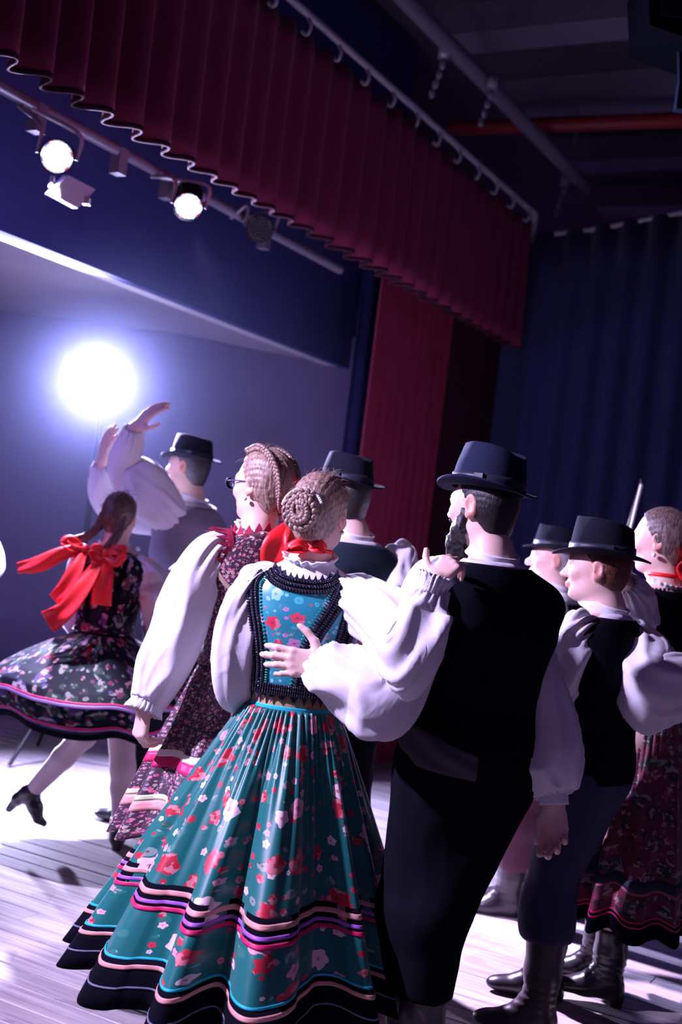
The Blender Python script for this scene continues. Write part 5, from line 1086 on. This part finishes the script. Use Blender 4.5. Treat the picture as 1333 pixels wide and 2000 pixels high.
MB().tube(smooth_path([Hw.neck + UP * .03 + .060 * (math.cos(a) * Hw.r + math.sin(a) * Hw.f * .9) for a in np.linspace(0, 6.1, 24)], 60), .008, 6).build('neck_ribbon', REDR, Hw.root)
mb = MB()
for a in np.linspace(0, 6.2, 40): mb.ball(Hw.neck + UP * -.004 + .088 * (math.cos(a) * Hw.r + math.sin(a) * Hw.f) - UP * .02 * abs(math.cos(a)), .006, None, 6, 4)
tag(mb.build('bead_trim', BEAD, Hw.root), 'black beads round the neckline', kind='stuff')
Hw.sleeve('L', [Hw.sh['L'] * .5 + elH * .5 + [0, -.03, 0], elH + [.02, -.03, -.03], elH * .4 + wrH * .6 + [.02, 0, 0], wrH], [.066, .088, .09, .07, .036], .03, seed=91, fold=.014)
Hw.sleeve('R', [Hw.sh['R'] + [.10, 0, -.12], Hw.sh['R'] + [.12, .05, -.24], Hw.sh['R'] + [.1, .25, -.35]], [.066, .09, .09, .036], .03, seed=93, nr=50, ns=40)
hair_cap(Hw.root, Hw.hc, Hw.HR, Hw.hs, H_MID, .008, .05, nape=-.085, ripple=.0018)
braid('braided_bun', [Hw.hp(.0 + .03 * math.cos(a), -.105 - .004 * a, -.02 + .03 * math.sin(a)) for a in np.linspace(0, 9, 24)], .014, H_MID, Hw.root, 14, 8, .5)
for sd in (-1, 1): MB().ball(Hw.hp(sd * .082, -.002, -.050), .008, None, 8, 6).build('earring', PEARL, Hw.root)
rc = Hw.hp(.01, -.125, -.085)
for pts, wd in (([rc, rc + [.05, -.05, .06], rc + [.10, -.05, .02], rc + [.05, -.05, -.03], rc], [.03, .07, .085, .07, .03]), ([rc, rc + [-.03, -.05, .05], rc + [-.05, -.05, .0], rc + [-.02, -.05, -.04], rc], [.03, .06, .07, .06, .03]), ([rc, rc + [.01, -.05, -.08], rc + [.03, -.05, -.2]], [.04, .09, .1])): ribbon('bow_loop', pts, wd, REDR, Hw.root, (.5, .2, 1), .004)
hemH = np.array([X_(1214, 1785, YH), YH, .30]); wH = Hw.t.o + UP * Hw.t.L * .22
bH = [('navy_ribbon', .745, .785, NAVYR, .003), ('rose_ribbon', .788, .800, cloth('rose braid', (.34, .10, .14), .6), .003), ('magenta_ribbon', .905, .912, PINKR, .004), ('velvet_hem', .915, 1.0, VELV, .003), ('magenta_ribbon', .925, .932, PINKR, .006)]
skirt(Hw.root, wH, hemH, .128, .255, WINE, npl=11, fine=44, amp=.024, bands=bH, seed=15, power=.8, nth=260)
for k in ('L', 'R'): boot(Hw.root, lgH[k][1], lgH[k][1] * .2 + lgH[k][0] * .8, (-1, .1), .052, .98, r_top=.058, mat=LEATH)

# ---------------------------------------------------------------- fiddler hidden behind her, and his bow
YJ = 6.7
J = Person('fiddler in blue trousers mostly hidden at the right edge', X_(1372, 1200, YJ), YJ, 1.74, (-.8, -.6), (-.9, -.4, 0), False, vox=.009)
J.head(); J.trunk(); elJ = J.sh['R'] + [-.22, .0, -.12]; wrJ = at(1212, 1080, 6.45); J.arm('R', elJ, wrJ, dict(fdir=(.2, 0, .1), back=(0, .5, .5), curls=[(.7, .9, .6)] * 4)); J.arm('L', J.sh['L'] + [-.1, -.1, -.25], J.sh['L'] + [-.3, -.15, -.05], dict(fdir=(-1, 0, .3), back=(0, -.5, -.5), curls=[(.7, .8, .6)] * 4))
lgJ = J.legs_down(.06); J.finish(); J.t.loft('shirt_body', SHIRT, J.root, -.05, .985, .012); J.t.loft('vest', WOOL, J.root, .0, .93, .02)
J.collar(SHIRT); J.trousers(lgJ, cloth('blue trousers', (.02, .07, .30), .7), (.12, .10, .10), .6, h=.012)
for k, e, w_ in (('R', elJ, wrJ), ('L', J.sh['L'] + [-.1, -.1, -.25], J.sh['L'] + [-.3, -.15, -.05])): J.sleeve(k, [e, w_], [.07, .075, .036], .02, seed=101, nr=44, ns=36)
for k in ('L', 'R'): boot(J.root, lgJ[k][1], lgJ[k][1] + [0, 0, .1], (-1, -.2), .025, 1.05, shaft=False, name='shoe', h=.009)
hair_cap(J.root, J.hc, J.HR, J.hs, H_DARK, .006, .05, h=.009)
bow = empty('violin_bow', at(1233, 1030, 6.4)); tag(bow, 'pale violin bow rising upright against the navy backdrop', 'violin bow')
p0, p1 = at(1226, 1030, 6.4), at(1254, 938, 6.4); sdw = unit(p1 - p0); q0, q1 = at(1230, 1030, 6.38), at(1249, 962, 6.38)
MB().tube([p0 - sdw * .17, p0, p1], [.006, .006, .005], 8).build('stick', hard('dark bow stick', (.10, .05, .06), .35), bow)
w2 = np.array([.008, 0, 0]); P = np.array([at(1233, 1032, 6.38), at(1254, 946, 6.38)]); mb = MB(); mb.tube([P[0] - sdw * .15, P[0], P[1]], .0085, 6); mb.build('bow_hair', cloth('white bow hair', (.9, .86, .88), .5), bow)
MB().ball(p1, (.008, .008, .012), None, 8, 6).build('tip', M_black, bow)

# ---------------------------------------------------------------- dancer cut by the left edge
YK = 7.0
K = Person('dancer in white shirt cut off by the left edge', X_(-100, 1040, YK), YK, 1.80, (.9, .2), (.9, .2, 0), False, vox=.009)
K.head(); K.trunk(); elK = at(-22, 1085, 6.9); wrK = at(-45, 1150, 6.8); K.arm('R', elK, wrK, dict(fdir=(-1, 0, -.3), back=(0, 0, 1), curls=[(.5, .6, .4)] * 4)); K.arm('L', K.sh['L'] + [.05, .1, -.27], K.sh['L'] + [-.12, .1, -.45], dict(fdir=(-.3, 0, -1), back=(0, 1, 0)))
lgK = K.legs_down(.06); an = lgK['R'][1]; K.finish(); K.t.loft('shirt_body', SHIRT, K.root, -.05, .985, .012); K.t.loft('vest', WOOL, K.root, .0, .93, .02)
K.collar(SHIRT); K.trousers(lgK, TROU, (.11, .09, .08), .6, h=.012)
K.sleeve('R', [elK, wrK], [.075, .085, .055], .03, seed=111, nr=44, ns=36); K.sleeve('L', [K.sh['L'] + [.05, .1, -.27], K.sh['L'] + [-.12, .1, -.45]], [.075, .085, .04], .03, seed=113, nr=44, ns=36)
for k in ('L', 'R'): boot(K.root, lgK[k][1], lgK[k][1] * .3 + lgK[k][0] * .7, (.95, .1), .03, 1.1, h=.009)
hair_cap(K.root, K.hc, K.HR, K.hs, H_DARK, .006, .05, h=.009); hat(K.root, K.hp(0, -.008, .05), K.HR, .088, .106, .12, .05)
